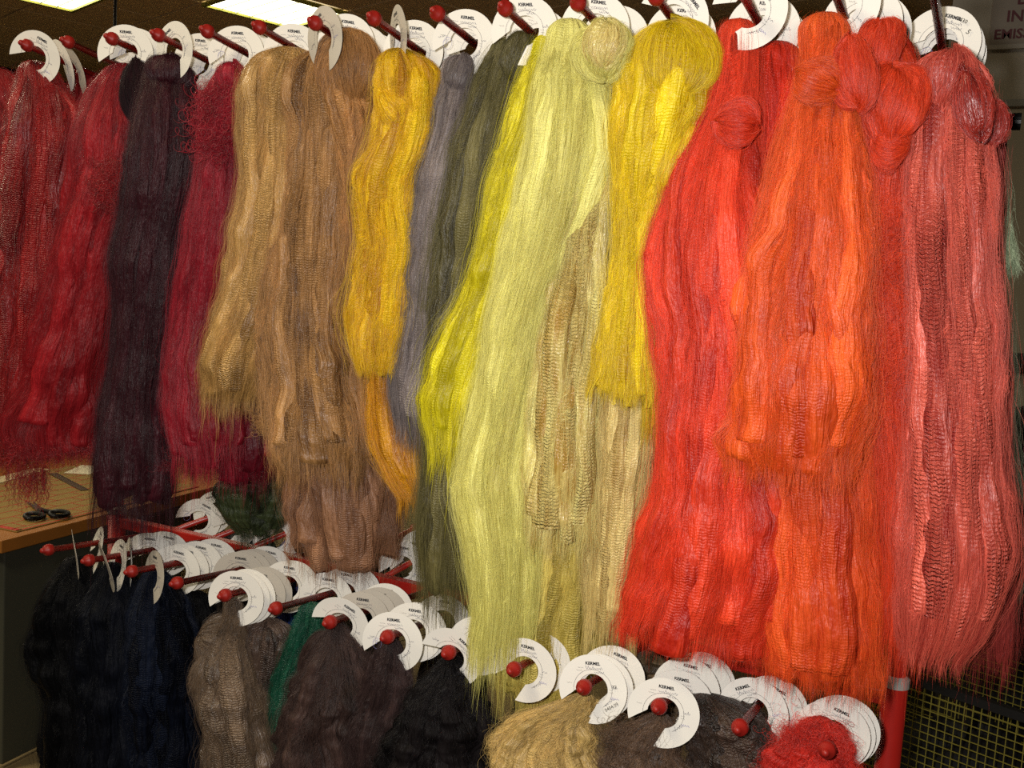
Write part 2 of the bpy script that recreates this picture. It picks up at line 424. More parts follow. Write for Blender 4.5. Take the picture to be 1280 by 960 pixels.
for row, tab, wh in (('u', UPD, 'upper'), ('l', LOD, 'lower')):
    for k, phrase, ds in tab:
        for n, (y, yaw, tilt, roll, var, drop, dx) in enumerate(ds):
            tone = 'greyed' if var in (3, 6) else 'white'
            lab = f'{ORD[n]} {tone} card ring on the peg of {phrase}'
            ex_ = None
            if (row, k, n) == ('l', 10, 0): ex_ = [('0404.09', .026, -.021, .0065, .55), ('32', .030, .006, .007, .1)]
            if (row, k, n) == ('u', 14, 0): ex_ = [('9430', .012, .033, .0068, -.1), ('5', .025, .022, .009, -.4)]
            # face a little towards the passer-by
            disc(row, k, y, lab, f'card rings on the {wh} pegs', yaw + rng.uniform(-.05, .05), tilt + rng.uniform(-.04, .04), roll, var, drop, dx, ex_)
# cards on the far side of the lower rail
BKD = [(0, .36, 1), (0, .42, 2), (1, .42, 0), (2, .42, 5), (4, .42, 2), (5, .43, 0), (6, .41, 1), (7, .43, 5), (1, .37, 2), (2, .36, 0), (3, .34, 2), (3, .40, 5), (4, .36, 0), (5, .35, 2), (5, .385, 4), (6, .36, 5), (7, .345, 0), (7, .38, 2), (8, .35, 1), (9, .35, 2), (10, .36, 0), (11, .355, 5)]
for k, y, var in BKD:
    n = sum(1 for a in BKD if a[0] == k and a[1] < y)
    disc('b', k, y, f'{ORD[n]} white card ring beyond the rail behind {LOD[k][1]}', 'card rings beyond the lower rail',
         .45-.02*k + rng.uniform(-.2, .2), rng.uniform(-.5, .1), rng.uniform(-.5, .5), var, -.004, rng.uniform(-.01, .01))

# ------------------------------------------------------------------ fibre skeins
def vnoise(u, v, nu, nv, seed):
    """smooth value noise, periodic in u over [0,1)"""
    g = np.random.default_rng(seed).random((nv+2, nu))*2-1
    fu = np.mod(u, 1.)*nu; fv = np.clip(v, 0, 1)*nv
    iu = np.floor(fu).astype(int); iv = np.minimum(np.floor(fv).astype(int), nv); du = fu-iu; dv = fv-iv
    du = du*du*(3-2*du); dv = dv*dv*(3-2*dv)
    iu %= nu; i2 = (iu+1) % nu; j2 = np.minimum(iv+1, nv+1)
    return (g[iv, iu]*(1-du)+g[iv, i2]*du)*(1-dv) + (g[j2, iu]*(1-du)+g[j2, i2]*du)*dv

def crom(x, xp, fp):
    """smooth interpolation through points (cubic Hermite, clamped slopes)"""
    xp = np.asarray(xp, float); fp = np.asarray(fp, float)
    h = np.diff(xp); dl = np.diff(fp)/h
    mm = np.zeros_like(fp); mm[0] = dl[0]; mm[-1] = dl[-1]
    for k in range(1, len(fp)-1): mm[k] = (dl[k-1]*h[k]+dl[k]*h[k-1])/(h[k]+h[k-1])
    i = np.clip(np.searchsorted(xp, x)-1, 0, len(h)-1); t = (x-xp[i])/h[i]; t2 = t*t; t3 = t2*t
    return (2*t3-3*t2+1)*fp[i] + (t3-2*t2+t)*h[i]*mm[i] + (-2*t3+3*t2)*fp[i+1] + (t3-t2)*h[i]*mm[i+1]

FM = {}
def fibre_mats(key, ca, cb, crimp=0., rough=.38, lam=.0048, spec=.5):
    """one fibre colour: the packed bundle (with crimp relief) and the loose strands"""
    if key in FM: return FM[key]
    ca = tuple(x*.80 for x in ca); cb = tuple(min(255, x*1.05) for x in cb)
    m = bpy.data.materials.new(key + '_bundle'); m.use_nodes = True; nt = m.node_tree; L = nt.links.new
    b = nt.nodes['Principled BSDF']; b.inputs['Roughness'].default_value = rough + .06 - .06*min(1, crimp); b.inputs['Specular IOR Level'].default_value = spec - .15 + .5*min(1, crimp)*(spec > .3)
    b.inputs['Sheen Weight'].default_value = .08*(spec > .3); b.inputs['Sheen Roughness'].default_value = .5; b.inputs['Sheen Tint'].default_value = (*lin(cb), 1)
    uv = nt.nodes.new('ShaderNodeUVMap')
    def mapped(sx, sy):
        mp = nt.nodes.new('ShaderNodeMapping'); mp.inputs['Scale'].default_value = (sx, sy, 1); L(uv.outputs[0], mp.inputs[0]); return mp.outputs[0]
    def noise(vec, sc, det=3):
        n = nt.nodes.new('ShaderNodeTexNoise'); n.inputs['Scale'].default_value = sc; n.inputs['Detail'].default_value = det; L(vec, n.inputs['Vector']); return n.outputs[0]
    def math_(op, a, c):
        n = nt.nodes.new('ShaderNodeMath'); n.operation = op
        for k, x in enumerate((a, c)):
            if isinstance(x, (int, float)): n.inputs[k].default_value = x
            else: L(x, n.inputs[k])
        return n.outputs[0]
    st = noise(mapped(1, .045), 700, 3)                     # fine lengthwise strands
    slv = noise(mapped(1, .10), 130, 2)                     # slivers
    crk = noise(mapped(1, .4), 150, 2)                      # crinkles
    hsum = math_('ADD', math_('ADD', math_('MULTIPLY', st, .65), math_('MULTIPLY', slv, 1.7)), math_('MULTIPLY', crk, 1.0))
    if crimp:
        sep = nt.nodes.new('ShaderNodeSeparateXYZ'); L(uv.outputs[0], sep.inputs[0])
        ph = math_('ADD', math_('MULTIPLY', noise(mapped(1, .06), 210, 1), .0075), math_('MULTIPLY', noise(mapped(1, 1), 150, 2), .0060))
        w = math_('SINE', math_('MULTIPLY', math_('ADD', sep.outputs[1], ph), 2*PI/lam), 0)
        patch = noise(mapped(1, .25), 22, 1)
        pr = nt.nodes.new('ShaderNodeMapRange'); L(patch, pr.inputs[0]); pr.inputs[1].default_value = .40; pr.inputs[2].default_value = .62
        hsum = math_('ADD', hsum, math_('MULTIPLY', math_('MULTIPLY', w, .34*crimp*min(1.3, lam/.0042)), pr.outputs[0]))
    bp = nt.nodes.new('ShaderNodeBump'); bp.inputs['Strength'].default_value = 1.; bp.inputs['Distance'].default_value = .0034
    L(hsum, bp.inputs['Height']); L(bp.outputs[0], b.inputs['Normal'])
    rmp = nt.nodes.new('ShaderNodeMapRange'); rmp.inputs[1].default_value = .3; rmp.inputs[2].default_value = .7; L(math_('ADD', math_('MULTIPLY', slv, .5), math_('MULTIPLY', noise(mapped(1, .3), 16, 2), .5)), rmp.inputs[0])
    mx = nt.nodes.new('ShaderNodeMix'); mx.data_type = 'RGBA'; mx.inputs[6].default_value = (*lin(ca), 1); mx.inputs[7].default_value = (*lin(cb), 1)
    oi = nt.nodes.new('ShaderNodeObjectInfo')
    cf = nt.nodes.new('ShaderNodeMath'); cf.operation = 'ADD'; cf.use_clamp = True; L(rmp.outputs[0], cf.inputs[0])
    L(math_('MULTIPLY', math_('SUBTRACT', oi.outputs['Random'], .5), .7), cf.inputs[1])
    L(cf.outputs[0], mx.inputs[0]); L(mx.outputs[2], b.inputs['Base Color'])
    h = bpy.data.materials.new(key + '_strand'); h.use_nodes = True; nt = h.node_tree; L = nt.links.new
    b = nt.nodes['Principled BSDF']; b.inputs['Roughness'].default_value = rough; b.inputs['Specular IOR Level'].default_value = spec
    b.inputs['Alpha'].default_value = .5
    at = nt.nodes.new('ShaderNodeAttribute'); at.attribute_name = 'tint'
    mx = nt.nodes.new('ShaderNodeMix'); mx.data_type = 'RGBA'; mx.inputs[6].default_value = (*lin(ca), 1); mx.inputs[7].default_value = (*lin(cb), 1)
    L(at.outputs['Fac'], mx.inputs[0]); L(mx.outputs[2], b.inputs['Base Color'])
    FM[key] = (m, h); return FM[key]

def make_strands(name, P, tint, rad, m, parent, taper=True):
    """P: (n, K, 3) world points -> one hair-curves object"""
    n, K, _ = P.shape
    cu = bpy.data.hair_curves.new(name)
    cu.add_curves([K]*n)
    org = np.array(parent.location)
    cu.attributes['position'].data.foreach_set('vector', np.ascontiguousarray((P-org), dtype=np.float32).ravel())
    ra = cu.attributes.get('radius') or cu.attributes.new('radius', 'FLOAT', 'POINT')
    t = np.linspace(0, 1, K)
    prof = np.clip(np.minimum(t/.06+.35, (1-t)/.15+.18), 0, 1) if taper else np.ones(K)
    ra.data.foreach_set('value', np.ascontiguousarray((np.asarray(rad).reshape(-1, 1)*prof[None, :]), dtype=np.float32).ravel())
    ta = cu.attributes.new('tint', 'FLOAT', 'CURVE'); ta.data.foreach_set('value', np.ascontiguousarray(tint, dtype=np.float32))
    cu.materials.append(m)
    return tag(link(name, cu, parent), kind='stuff')

def grid_mesh(name, G, m, uvs, closed_u=True):
    """G: (nv, nu, 3)"""
    nv, nu, _ = G.shape
    idx = np.arange(nv*nu).reshape(nv, nu)
    a = idx[:-1, :]; b = np.roll(idx, -1, 1)[:-1, :]; c = np.roll(idx, -1, 1)[1:, :]; d = idx[1:, :]
    F = np.stack([a, d, c, b], -1).reshape(-1, 4)
    me = bpy.data.meshes.new(name)
    me.vertices.add(nv*nu); me.vertices.foreach_set('co', G.reshape(-1).astype(np.float32))
    nf = len(F); me.loops.add(nf*4); me.polygons.add(nf)
    me.loops.foreach_set('vertex_index', F.reshape(-1).astype(np.int32))
    me.polygons.foreach_set('loop_start', np.arange(0, nf*4, 4, dtype=np.int32))
    me.polygons.foreach_set('loop_total', np.full(nf, 4, dtype=np.int32))
    me.update(calc_edges=True)
    ul = me.uv_layers.new(name='UVMap')
    U, Vv = uvs
    Un = np.concatenate([U, [U[-1]+(U[1]-U[0])]])
    ii, jj = np.meshgrid(np.arange(nv-1), np.arange(nu), indexing='ij')
    quad = np.stack([np.stack([Un[jj], Vv[ii]], -1), np.stack([Un[jj], Vv[ii+1]], -1), np.stack([Un[jj+1], Vv[ii+1]], -1), np.stack([Un[jj+1], Vv[ii]], -1)], 2)
    ul.data.foreach_set('uv', quad.reshape(-1).astype(np.float32))
    me.polygons.foreach_set('use_smooth', np.ones(nf, dtype=bool))
    me.materials.append(m); me.validate(); me.update()
    return me

class Surf:
    """a hanging bundle: rows (image y, left x, right x[, dy]) measured at the depth Y of the bundle"""
    def __init__(s, rows, Y, ratio, lobe, seed, front=0.):
        P, Wd = [], []
        for r in rows:
            y, xl, xr = r[:3]; yy = Y + (r[3] if len(r) > 3 else 0)
            c = aty((xl+xr)/2, y, yy); P.append(c)
            th = math.atan(((xl+xr)/2-640)/FPX); Wd.append((xr-xl)/2*depth(c)/FPX*math.cos(th))
        P = np.array(P); Wd = np.array(Wd)
        sd = np.concatenate([[0], np.cumsum(np.linalg.norm(np.diff(P, axis=0), axis=1))])
        s.sd, s.P, s.Wd, s.L = sd, P, Wd, sd[-1]
        d = P[len(P)//2]-EYEP; d = d[:2]/np.linalg.norm(d[:2])
        s.A = np.array([d[1], -d[0], 0.]); s.B = np.array([-d[0], -d[1], 0.])
        s.ratio, s.lobe, s.seed = ratio, lobe, seed
        s.w0 = max(Wd[0], .012)
    def centre(s, v):
        q = np.clip(v, 0, 1)*s.L
        c = np.stack([crom(q, s.sd, s.P[:, k]) for k in range(3)], -1)
        ex_ = np.maximum(v-1, 0)*s.L
        c[..., 2] -= ex_
        return c
    def width(s, v):
        q = np.clip(v, 0, 1)*s.L
        return np.maximum(crom(q, s.sd, s.Wd), .004)
    def at(s, u, v, off=0.):
        w = s.width(v); q = np.clip(v, 0, 1)*s.L
        cap = np.sqrt(np.clip(1-(1-np.clip(q/(.8*s.w0), 0, 1))**2, 0, 1))
        lu, lv, am = s.lobe
        un = u/(2*PI)
        f = 1 + am*vnoise(un, v, lu, lv, s.seed) + am*.5*vnoise(un+.3*v, v, lu*2+1, lv*3, s.seed+1) + am*.22*vnoise(un, v, lu*5, lv*4, s.seed+2)
        rg_ = 1-np.abs(vnoise(un+.06*np.sin(7*v), v, 17, 3, s.seed+3)); rg2 = 1-np.abs(vnoise(un+.04*np.sin(11*v+1), v, 39, 5, s.seed+4))
        f = f + am*.55*(rg_*rg_-.6) + am*.30*(rg2*rg2-.6) + am*.35*vnoise(un, v, 9, max(8, int(s.L/.028)), s.seed+6)
        dd = np.minimum(w*s.ratio, .042+.25*w*s.ratio)
        cx = (w*f*cap+off)*np.cos(u); cyy = (dd*f*cap+off)*np.sin(u)
        return s.centre(v) + cx[..., None]*s.A + cyy[..., None]*s.B

def wander(rg, n, K, amp):
    t = np.linspace(0, 1, K)[None, :, None]; o = np.zeros((n, K, 3))
    for j in (1, 2, 3, 5):
        a = rg.normal(0, 1, (n, 1, 3))/j; p = rg.random((n, 1, 3))*2*PI
        o += a*np.sin(2*PI*j*t*.6+p)
    return o*np.asarray(amp).reshape(-1, 1, 1)

SK = {}
def skein(key, label, rows, Y, ca, cb, n=3600, ratio=.6, lobe=(9, 5, .17), fringe=.05, fly=.10, crimp=0., crimpn=0, rough=.38,
          clumps=170, group='fibre skeins on the upper pegs', seed=None, rad=.00024, curl=0., K=16, spec=.5, res=(120, 140), ends=.6, wand=.0022, cw=.0022, keep=.085, hanks=None, tufts=None, lam=.0038):
    seed = seed if seed is not None else (sum(ord(c)*(i+3) for i, c in enumerate(key)) % 9973)
    rg = np.random.default_rng(seed)
    S = Surf(rows, Y, ratio, lobe, seed)
    bm_, hm = fibre_mats(key, ca, cb, crimp, rough, lam=lam, spec=spec)
    c0 = S.P[0]
    r = root('fibre_skein', tuple(float(x) for x in c0), label, 'skein', group)
    SK[key] = (r, S, bm_, hm)
    # packed bundle
    nu, nv = res
    u = np.linspace(0, 2*PI, nu, endpoint=False); v = np.concatenate([np.linspace(0, .12, nv//4), np.linspace(.12, 1, nv-nv//4+1)[1:]])
    Ug, Vg = np.meshgrid(u, v)
    endn = 1 - .035*(1+vnoise(Ug/(2*PI), Vg*0, 23, 2, seed+7)) - .02*vnoise(Ug/(2*PI), Vg*0, 61, 2, seed+8)
    G = S.at(Ug, Vg*endn)
    # close the lower end to a ragged wedge
    tail = np.clip((Vg-.93)/.07, 0, 1)**2
    cen = G.mean(1, keepdims=True)
    G = G + (cen-G)*(tail*.55)[..., None]*np.abs(np.sin(Ug))[..., None]
    G[-1] = cen[-1]
    circ = 2*PI*float(np.mean(S.Wd))*.8
    me = grid_mesh('fibre_bundle', G, bm_, (u/(2*PI)*circ, v*S.L))
    setparent(link('fibre_bundle', me), r)
    # hanks: the separate ropes of fibre lying on the face of the bundle
    wmax = float(S.Wd.max())
    nh = hanks if hanks is not None else int(np.clip(round(wmax/.011), 3, 7))
    for k in range(nh):
        x0 = (k+.5)/nh*1.7-.85 + rg.normal(0, .10); ra = rg.uniform(.20, .36)*(5/nh)**.5
        va = rg.uniform(.0, .05); vb = rg.uniform(.93, 1.02)
        mu, mv = 22, 84
        uu = np.linspace(0, 2*PI, mu, endpoint=False); vv = np.linspace(va, vb, mv)
        UU, VV = np.meshgrid(uu, vv); tl_ = (VV-va)/(vb-va)
        xs = x0 +   .08*np.sin(2*PI*(vv*rg.uniform(.4, 1.1)+rg.random())) + .022*np.sin(2*PI*(vv*rg.uniform(2, 4)+rg.random()))
        ang = np.arccos(np.clip(xs, -.96, .96))
        wv = S.width(vv); base = S.at(ang, vv, -wv*ra*(.30+.25*vnoise(vv*0+.2, vv, 3, 5, seed+91+k)))
        rr = wv*ra*(1+.22*vnoise(vv*0+.5, (vv-va)/(vb-va), 3, 14, seed+31+k))
        prof = np.clip(np.minimum((vv-va)/(vb-va)/.10, (1-(vv-va)/(vb-va))/.012), 0, 1)**.5
        fl_ = 1 + .16*vnoise(UU/(2*PI), tl_, 7, 6, seed+51+k) + .10*vnoise(UU/(2*PI), tl_, 13, 22, seed+71+k)
        nrm = np.cos(ang)[:, None]*S.A + np.sin(ang)[:, None]*S.B
        tng = -np.sin(ang)[:, None]*S.A + np.cos(ang)[:, None]*S.B
        R2_ = (rr*prof)[:, None]*fl_
        G = base[:, None, :] + (R2_*np.cos(UU))[..., None]*tng[:, None, :] + (R2_*.75*np.sin(UU))[..., None]*nrm[:, None, :]
        me = grid_mesh('hank', G, bm_, (uu/(2*PI)*2*PI*float(wv.mean())*ra + .37*k, vv*S.L))
        setparent(link('hank', me), r)
    # loose strands in slivers
    def go(nstr, K, radius, crimped=False, flyaway=False):
        ncl = max(8, clumps if not flyaway else nstr)
        per = max(1, nstr//ncl); N = ncl*per
        mix = rg.random(ncl) < .65
        uc = np.where(mix, np.arccos(rg.uniform(-1, 1, ncl)), rg.uniform(-.5, PI+.5, ncl))
        v0c = np.where(rg.random(ncl) < .4, rg.uniform(.0, .12, ncl), rg.uniform(0, .75, ncl))
        lenc = rg.uniform(.25, .9, ncl) if not crimped else rg.uniform(.2, .5, ncl)
        rep = lambda a: np.repeat(a, per)
        U = rep(uc) + rg.normal(0, .035, N); T = rep(rg.random(ncl)) + rg.normal(0, .15, N)
        V0 = np.clip(rep(v0c)+rg.normal(0, .03, N), 0.004, .9)
        V1 = V0 + rep(lenc)*rg.uniform(.75, 1.2, N)
        reach = rg.random(N) < ends
        lim = 1 + fringe/S.L*(vnoise(np.mod(U, 2*PI)/(2*PI), U*0, 17, 2, seed+9)*.8 + rg.exponential(.45, N) - .45)
        V1 = np.where(reach & ~np.full(N, crimped), lim, np.minimum(V1, lim))
        V1 = np.maximum(V1, V0+.06)
        off = rep(np.abs(rg.normal(0, .0012, ncl))) + np.abs(rg.normal(0, .0006, N))
        if flyaway: off = np.abs(rg.normal(0, .006, N))
        t = np.linspace(0, 1, K)[None, :]
        vv = V0[:, None]+(V1-V0)[:, None]*t
        drift = rg.normal(0, .10, N)[:, None]*t + .05*np.sin(2*PI*(t*rg.uniform(.5, 2, N)[:, None]+rg.random(N)[:, None]))
        if flyaway: drift = drift*2.2
        uu = U[:, None]+drift
        o2 = off[:, None]*np.ones((1, K))
        if crimped:
            q = vv*S.L; phc = rep(rg.random(ncl)*6.28)
            o2 = o2 + .0007*np.sin(2*PI*q/.0075 + phc[:, None] + 4*vnoise(uu/(2*PI), vv, 40, 6, seed+5))
        P = S.at(uu, vv, o2)
        wa = np.full(N, wand) if not flyaway else rg.uniform(.001, .010, N)
        if crimped: wa = wa*.4
        # near the free end the fibres spread a little more
        cwv = wander(rg, ncl, K, np.abs(rg.normal(0, cw, ncl))) + .5*np.roll(wander(rg, ncl, K, np.abs(rg.normal(0, cw, ncl)))[:, ::-1], 1, 0)
        if not flyaway and not crimped: P = P + np.repeat(cwv, per, 0)
        P = P + wander(rg, N, K, wa)*(.25+.75*np.clip((vv-.1)/.5, 0, 1)**1.2)[..., None]
        if curl:
            hh = rg.uniform(.2, 1, N)[:, None]*curl; k2 = rg.uniform(2, 6, N)[:, None]; p2 = rg.random(N)[:, None]*6.28
            P = P + (hh*np.sin(2*PI*k2*t+p2))[..., None]*S.A + (hh*np.cos(2*PI*k2*t+p2*1.7))[..., None]*S.B
        return P, np.clip(T, 0, 1), radius*rg.uniform(.7, 1.3, N)
    P, T, R_ = go(int(n*keep), K, rad)
    make_strands('loose_fibres', P, T, R_, hm, r)
    # ragged hem
    nf_ = int(n*.14); cl = max(6, nf_//7)
    rep = lambda a: np.repeat(a, 7)[:nf_]
    U = rep(np.arccos(rg.uniform(-1, 1, cl+1))) + rg.normal(0, .05, nf_); V0 = rg.uniform(.78, .93, nf_)
    V1 = 1 + (fringe/S.L)*(rep(rg.uniform(-.7, .9, cl+1)) + rg.exponential(.3, nf_)); V1 = np.maximum(V1, V0+.05)
    t = np.linspace(0, 1, 12)[None, :]
    P = S.at(U[:, None]+rg.normal(0, .05, nf_)[:, None]*t, V0[:, None]+(V1-V0)[:, None]*t, .002+np.abs(rg.normal(0, .0018, nf_))[:, None]+.003*t)
    P = P + wander(rg, nf_, 12, np.full(nf_, .0022))*t[..., None]
    make_strands('hem_fibres', P, rep(rg.random(cl+1)), rad*1.1*rg.uniform(.7, 1.3, nf_), hm, r)
    if fly:
        P, T, R_ = go(int(n*fly*1.6), K, rad*.5, flyaway=True)
        make_strands('stray_fibres', P, np.clip(T+.2, 0, 1), R_, hm, r)
    nt_ = tufts if tufts is not None else int(n*.06)
    if nt_:                                              # short crinkled wisps lifting off the face
        per = 9; K2 = 22; N = nt_*per; t = np.linspace(0, 1, K2)[None, :]
        rep = lambda a: np.repeat(a, per)
        uc = np.arccos(rg.uniform(-.97, .97, nt_)); vc = rg.uniform(.05, .95, nt_); lc = rg.uniform(.012, .05, nt_)
        am = rg.uniform(.0006, .0024, nt_); fr = rg.uniform(1.2, 3.5, nt_); ph = rg.random(nt_)*6.28; sl = rg.normal(0, .25, nt_)
        U = rep(uc)+rg.normal(0, .03, N); V = rep(vc)+rg.normal(0, .004, N); Ln = rep(lc)*rg.uniform(.7, 1.2, N)
        vv = V[:, None]+Ln[:, None]/S.L*t
        wloc = np.maximum(S.width(V), .006)
        uu = U[:, None] + (rep(sl)*Ln/wloc*.6)[:, None]*t + (rep(am)/wloc)[:, None]*np.sin(2*PI*rep(fr)[:, None]*t+rep(ph)[:, None])
        oo = .0012 + np.abs(rg.normal(0, .0015, N))[:, None] + rep(am)[:, None]*.8*np.cos(2*PI*rep(fr)[:, None]*t+rep(ph)[:, None]) + np.sin(PI*t)*rep(rg.uniform(0, .004, nt_))[:, None]
        P = S.at(uu, np.minimum(vv, 1.02), oo) + wander(rg, N, K2, np.full(N, .0005))
        make_strands('crinkled_wisps', P, np.clip(rep(rg.random(nt_))+.25, 0, 1), rad*1.25*rg.uniform(.7, 1.3, N), hm, r)
    if crimpn:
        P, T, R_ = go(int(crimpn), 110, rad*1.2, crimped=True)
        make_strands('crimped_fibres', P, np.clip(T+.15, 0, 1), R_, hm, r, taper=False)
    return r

def knot(key, name, px, py, rx, ry, Y, rot=0., n=900, ratio=.8, turns=.0, fluff=.0015, seed=1, rad=.00024, col=None, bumpy=.22, hollow=0.):
    """a bunched loop of the skein: an ellipsoid with its strands running pole to pole, poles turned by rot"""
    r, S, bm_, hm = SK[key]
    if col: bm_, hm = fibre_mats(key + name, *col)
    rg = np.random.default_rng(seed*77+len(name))
    c = aty(px, py, Y); f = depth(c)/FPX
    A, B = S.A, S.B; Zu = np.array([0, 0, 1.])
    ca_, sa_ = math.cos(rot), math.sin(rot)
    a1 = A*ca_ + Zu*sa_; z1 = -A*sa_ + Zu*ca_
    RX, RY_, RB = rx*f, ry*f, min(rx, ry)*f*ratio*.75
    def at(th, ph, off):
        fr = 1 + bumpy*vnoise(ph/(2*PI), th/PI, 7, 3, seed) + bumpy*.5*vnoise(ph/(2*PI), th/PI, 21, 3, seed+3)
        s = np.sin(th)
        return c + ((RX*fr+off)*s*np.cos(ph))[..., None]*a1 + ((RB*fr+off)*s*np.sin(ph))[..., None]*B + ((RY_*fr+off)*np.cos(th))[..., None]*z1
    nu, nv = 56, 36
    ph = np.linspace(0, 2*PI, nu, endpoint=False); th = np.linspace(0.01, PI-.01, nv)
    Pg, Tg = np.meshgrid(ph, th)
    me = grid_mesh(name, at(Tg, Pg, 0), bm_, (ph/(2*PI)*2*PI*RX*.8, th/PI*RY_*2.6))
    o = setparent(link(name, me), r)
    K = 14; N = int(n)
    p0 = rg.uniform(-.5, PI+.5, N); t0 = rg.uniform(0.02, PI*.6, N); t1 = np.minimum(t0+rg.uniform(.6, 2.8, N), PI-.02)
    t = np.linspace(0, 1, K)[None, :]
    tt = t0[:, None]+(t1-t0)[:, None]*t; pp = p0[:, None]+turns*t+rg.normal(0, .12, N)[:, None]*t
    P = at(tt, pp, np.abs(rg.normal(0, .001, N))[:, None]) + wander(rg, N, K, np.abs(rg.normal(0, fluff, N)))
    hs = make_strands(name + '_fibres', P, rg.random(N), rad*rg.uniform(.6, 1.3, N), hm, r)
    return o

def curls(key, name, px, py, rx, ry, Y, n=500, size=.004, rad=.00026, seed=1, length=.04, hang=0.):
    """a patch of curly tangled ends"""
    r, S, bm_, hm = SK[key]; rg = np.random.default_rng(seed*31+5)
    c = aty(px, py, Y); f = depth(c)/FPX; A, B = S.A, S.B; Zu = np.array([0, 0, 1.])
    K = 26; t = np.linspace(0, 1, K)[None, :]
    a = rg.random(n)*2*PI; q = np.sqrt(rg.random(n))
    bx, bz = q*np.cos(a)*rx*f, q*np.sin(a)*ry*f
    by = rg.normal(0, .004, n) + .012*(1-q)
    dirs = rg.normal(0, 1, (n, 3)); dirs[:, 2] -= hang; dirs /= np.linalg.norm(dirs, axis=1)[:, None]
    base = c + bx[:, None]*A + bz[:, None]*Zu + by[:, None]*B
    h = size*rg.uniform(.4, 1.3, n)[:, None]; k = rg.uniform(1.5, 4, n)[:, None]; p = rg.random(n)[:, None]*6.28
    P = base[:, None, :] + dirs[:, None, :]*(length*rg.uniform(.3, 1, n))[:, None, None]*t[..., None]
    P = P + (h*np.sin(2*PI*k*t+p))[..., None]*A + (h*np.cos(2*PI*k*t+p))[..., None]*Zu + (h*.6*np.sin(2*PI*k*t*.7+p*2))[..., None]*B
    return make_strands(name, P, rg.random(n), rad*rg.uniform(.6, 1.2, n), hm, r)

# ---- upper row, left to right
skein('red_left_edge', 'bright red skein farthest left on the upper row, hanging past the table corner',
      [(75, 24, 66), (110, 15, 85), (150, 4, 100), (200, -2, 100), (300, -14, 92), (400, -25, 84), (480, -30, 74), (545, -30, 66)], .03, (126, 12, 18), (172, 30, 30), crimp=.9, n=3000, crimpn=500, fringe=.03)
skein('red_outer', 'red skein with a knotted top, cut by the picture edge beyond the first peg',
      [(85, -35, 15), (120, -45, 22), (180, -45, 18), (300, -50, 8), (470, -60, 0)], .10, (118, 12, 18), (160, 29, 29), n=1200, fringe=.04, res=(60, 60))
skein('red_behind', 'red skein half hidden between the bright red and the crimson skeins',
      [(85, 88, 118), (120, 82, 135), (180, 78, 135), (300, 65, 120), (430, 50, 105), (520, 40, 100)], .13, (114, 11, 19), (152, 24, 29), n=1600, fringe=.05, res=(70, 80))
skein('crimson', 'crimson skein second from the left edge, straight fibres with a ragged curly hem',
      [(78, 140, 172), (105, 118, 176), (150, 100, 182), (200, 88, 182), (300, 70, 160), (400, 48, 146), (480, 26, 136), (535, 12, 130), (560, 16, 126)], .045, (126, 12, 22), (168, 30, 37), n=4200, fringe=.03, fly=.16)
skein('plum', 'dark plum skein with a black bunched knot at its upper left',
      [(72, 184, 232), (110, 172, 246), (160, 168, 248), (200, 166, 246), (300, 150, 232), (400, 140, 220), (500, 126, 216), (590, 116, 222), (640, 112, 222)], .04, (36, 8, 16), (64, 18, 28), n=4200, fringe=.05, fly=.16)
skein('magenta', 'magenta red skein with a curly upper side, left of the tan skeins',
      [(82, 274, 308), (110, 258, 318), (160, 250, 318), (200, 246, 312), (300, 232, 300), (400, 216, 288), (480, 206, 292), (540, 204, 300), (570, 212, 300)], .065, (128, 11, 28), (171, 30, 48), n=4000, fringe=.05, fly=.16)
skein('wine_behind', 'wine red curly skein end showing below the magenta and tan skeins',
      [(120, 300, 340), (250, 270, 330), (420, 240, 340), (520, 225, 352), (570, 220, 356), (595, 224, 350)], .15, (86, 7, 22), (135, 22, 40), n=2200, fringe=.03, curl=.004, res=(80, 80))
skein('tan_wing', 'golden tan skein whose left wing flares out over the magenta skein',
      [(58, 338, 392), (85, 316, 402), (150, 304, 398), (210, 300, 394), (300, 286, 384), (400, 268, 372), (460, 254, 352), (498, 262, 330)], .06, (136, 92, 38), (214, 168, 98), n=4200, crimp=1., crimpn=500, fringe=.035, fly=.14)
skein('tan_centre', 'long tan brown skein in the middle of the tan group, with a dark crease',
      [(62, 372, 436), (100, 352, 462), (160, 352, 462), (220, 350, 452), (300, 340, 450), (400, 330, 446), (480, 326, 460), (540, 330, 474), (583, 338, 472)], .08, (122, 80, 38), (204, 152, 92), n=4600, crimp=.8, crimpn=500, fringe=.03, fly=.14)
skein('tan_loop', 'tan brown skein topped by a big shiny folded loop, left of the amber one',
      [(45, 412, 460), (70, 400, 474), (120, 398, 476), (180, 420, 472), (240, 428, 466), (300, 432, 458), (330, 436, 456)], .075, (118, 74, 36), (206, 150, 88), n=2000, crimp=.7, fringe=.02, res=(80, 80))
skein('mauve_brown', 'mauve brown skein hanging lowest under the tan ones, hem above the lower cards',
      [(150, 380, 450), (350, 370, 460), (480, 362, 478), (580, 360, 494), (640, 362, 502), (700, 368, 502)], .17, (118, 74, 50), (178, 128, 92), n=3600, crimp=.5, fringe=.03, fly=.14)
skein('amber', 'amber yellow skein with a squared hem and a small bun, right of the tan loop',
      [(60, 476, 528), (85, 470, 550), (130, 468, 548), (180, 462, 538), (222, 448, 522), (250, 446, 514), (300, 448, 518), (360, 442, 514), (430, 438, 506), (464, 446, 500)], .05, (214, 142, 0), (255, 202, 20), n=3800, crimp=.5, crimpn=250, fringe=.008, fly=.08)
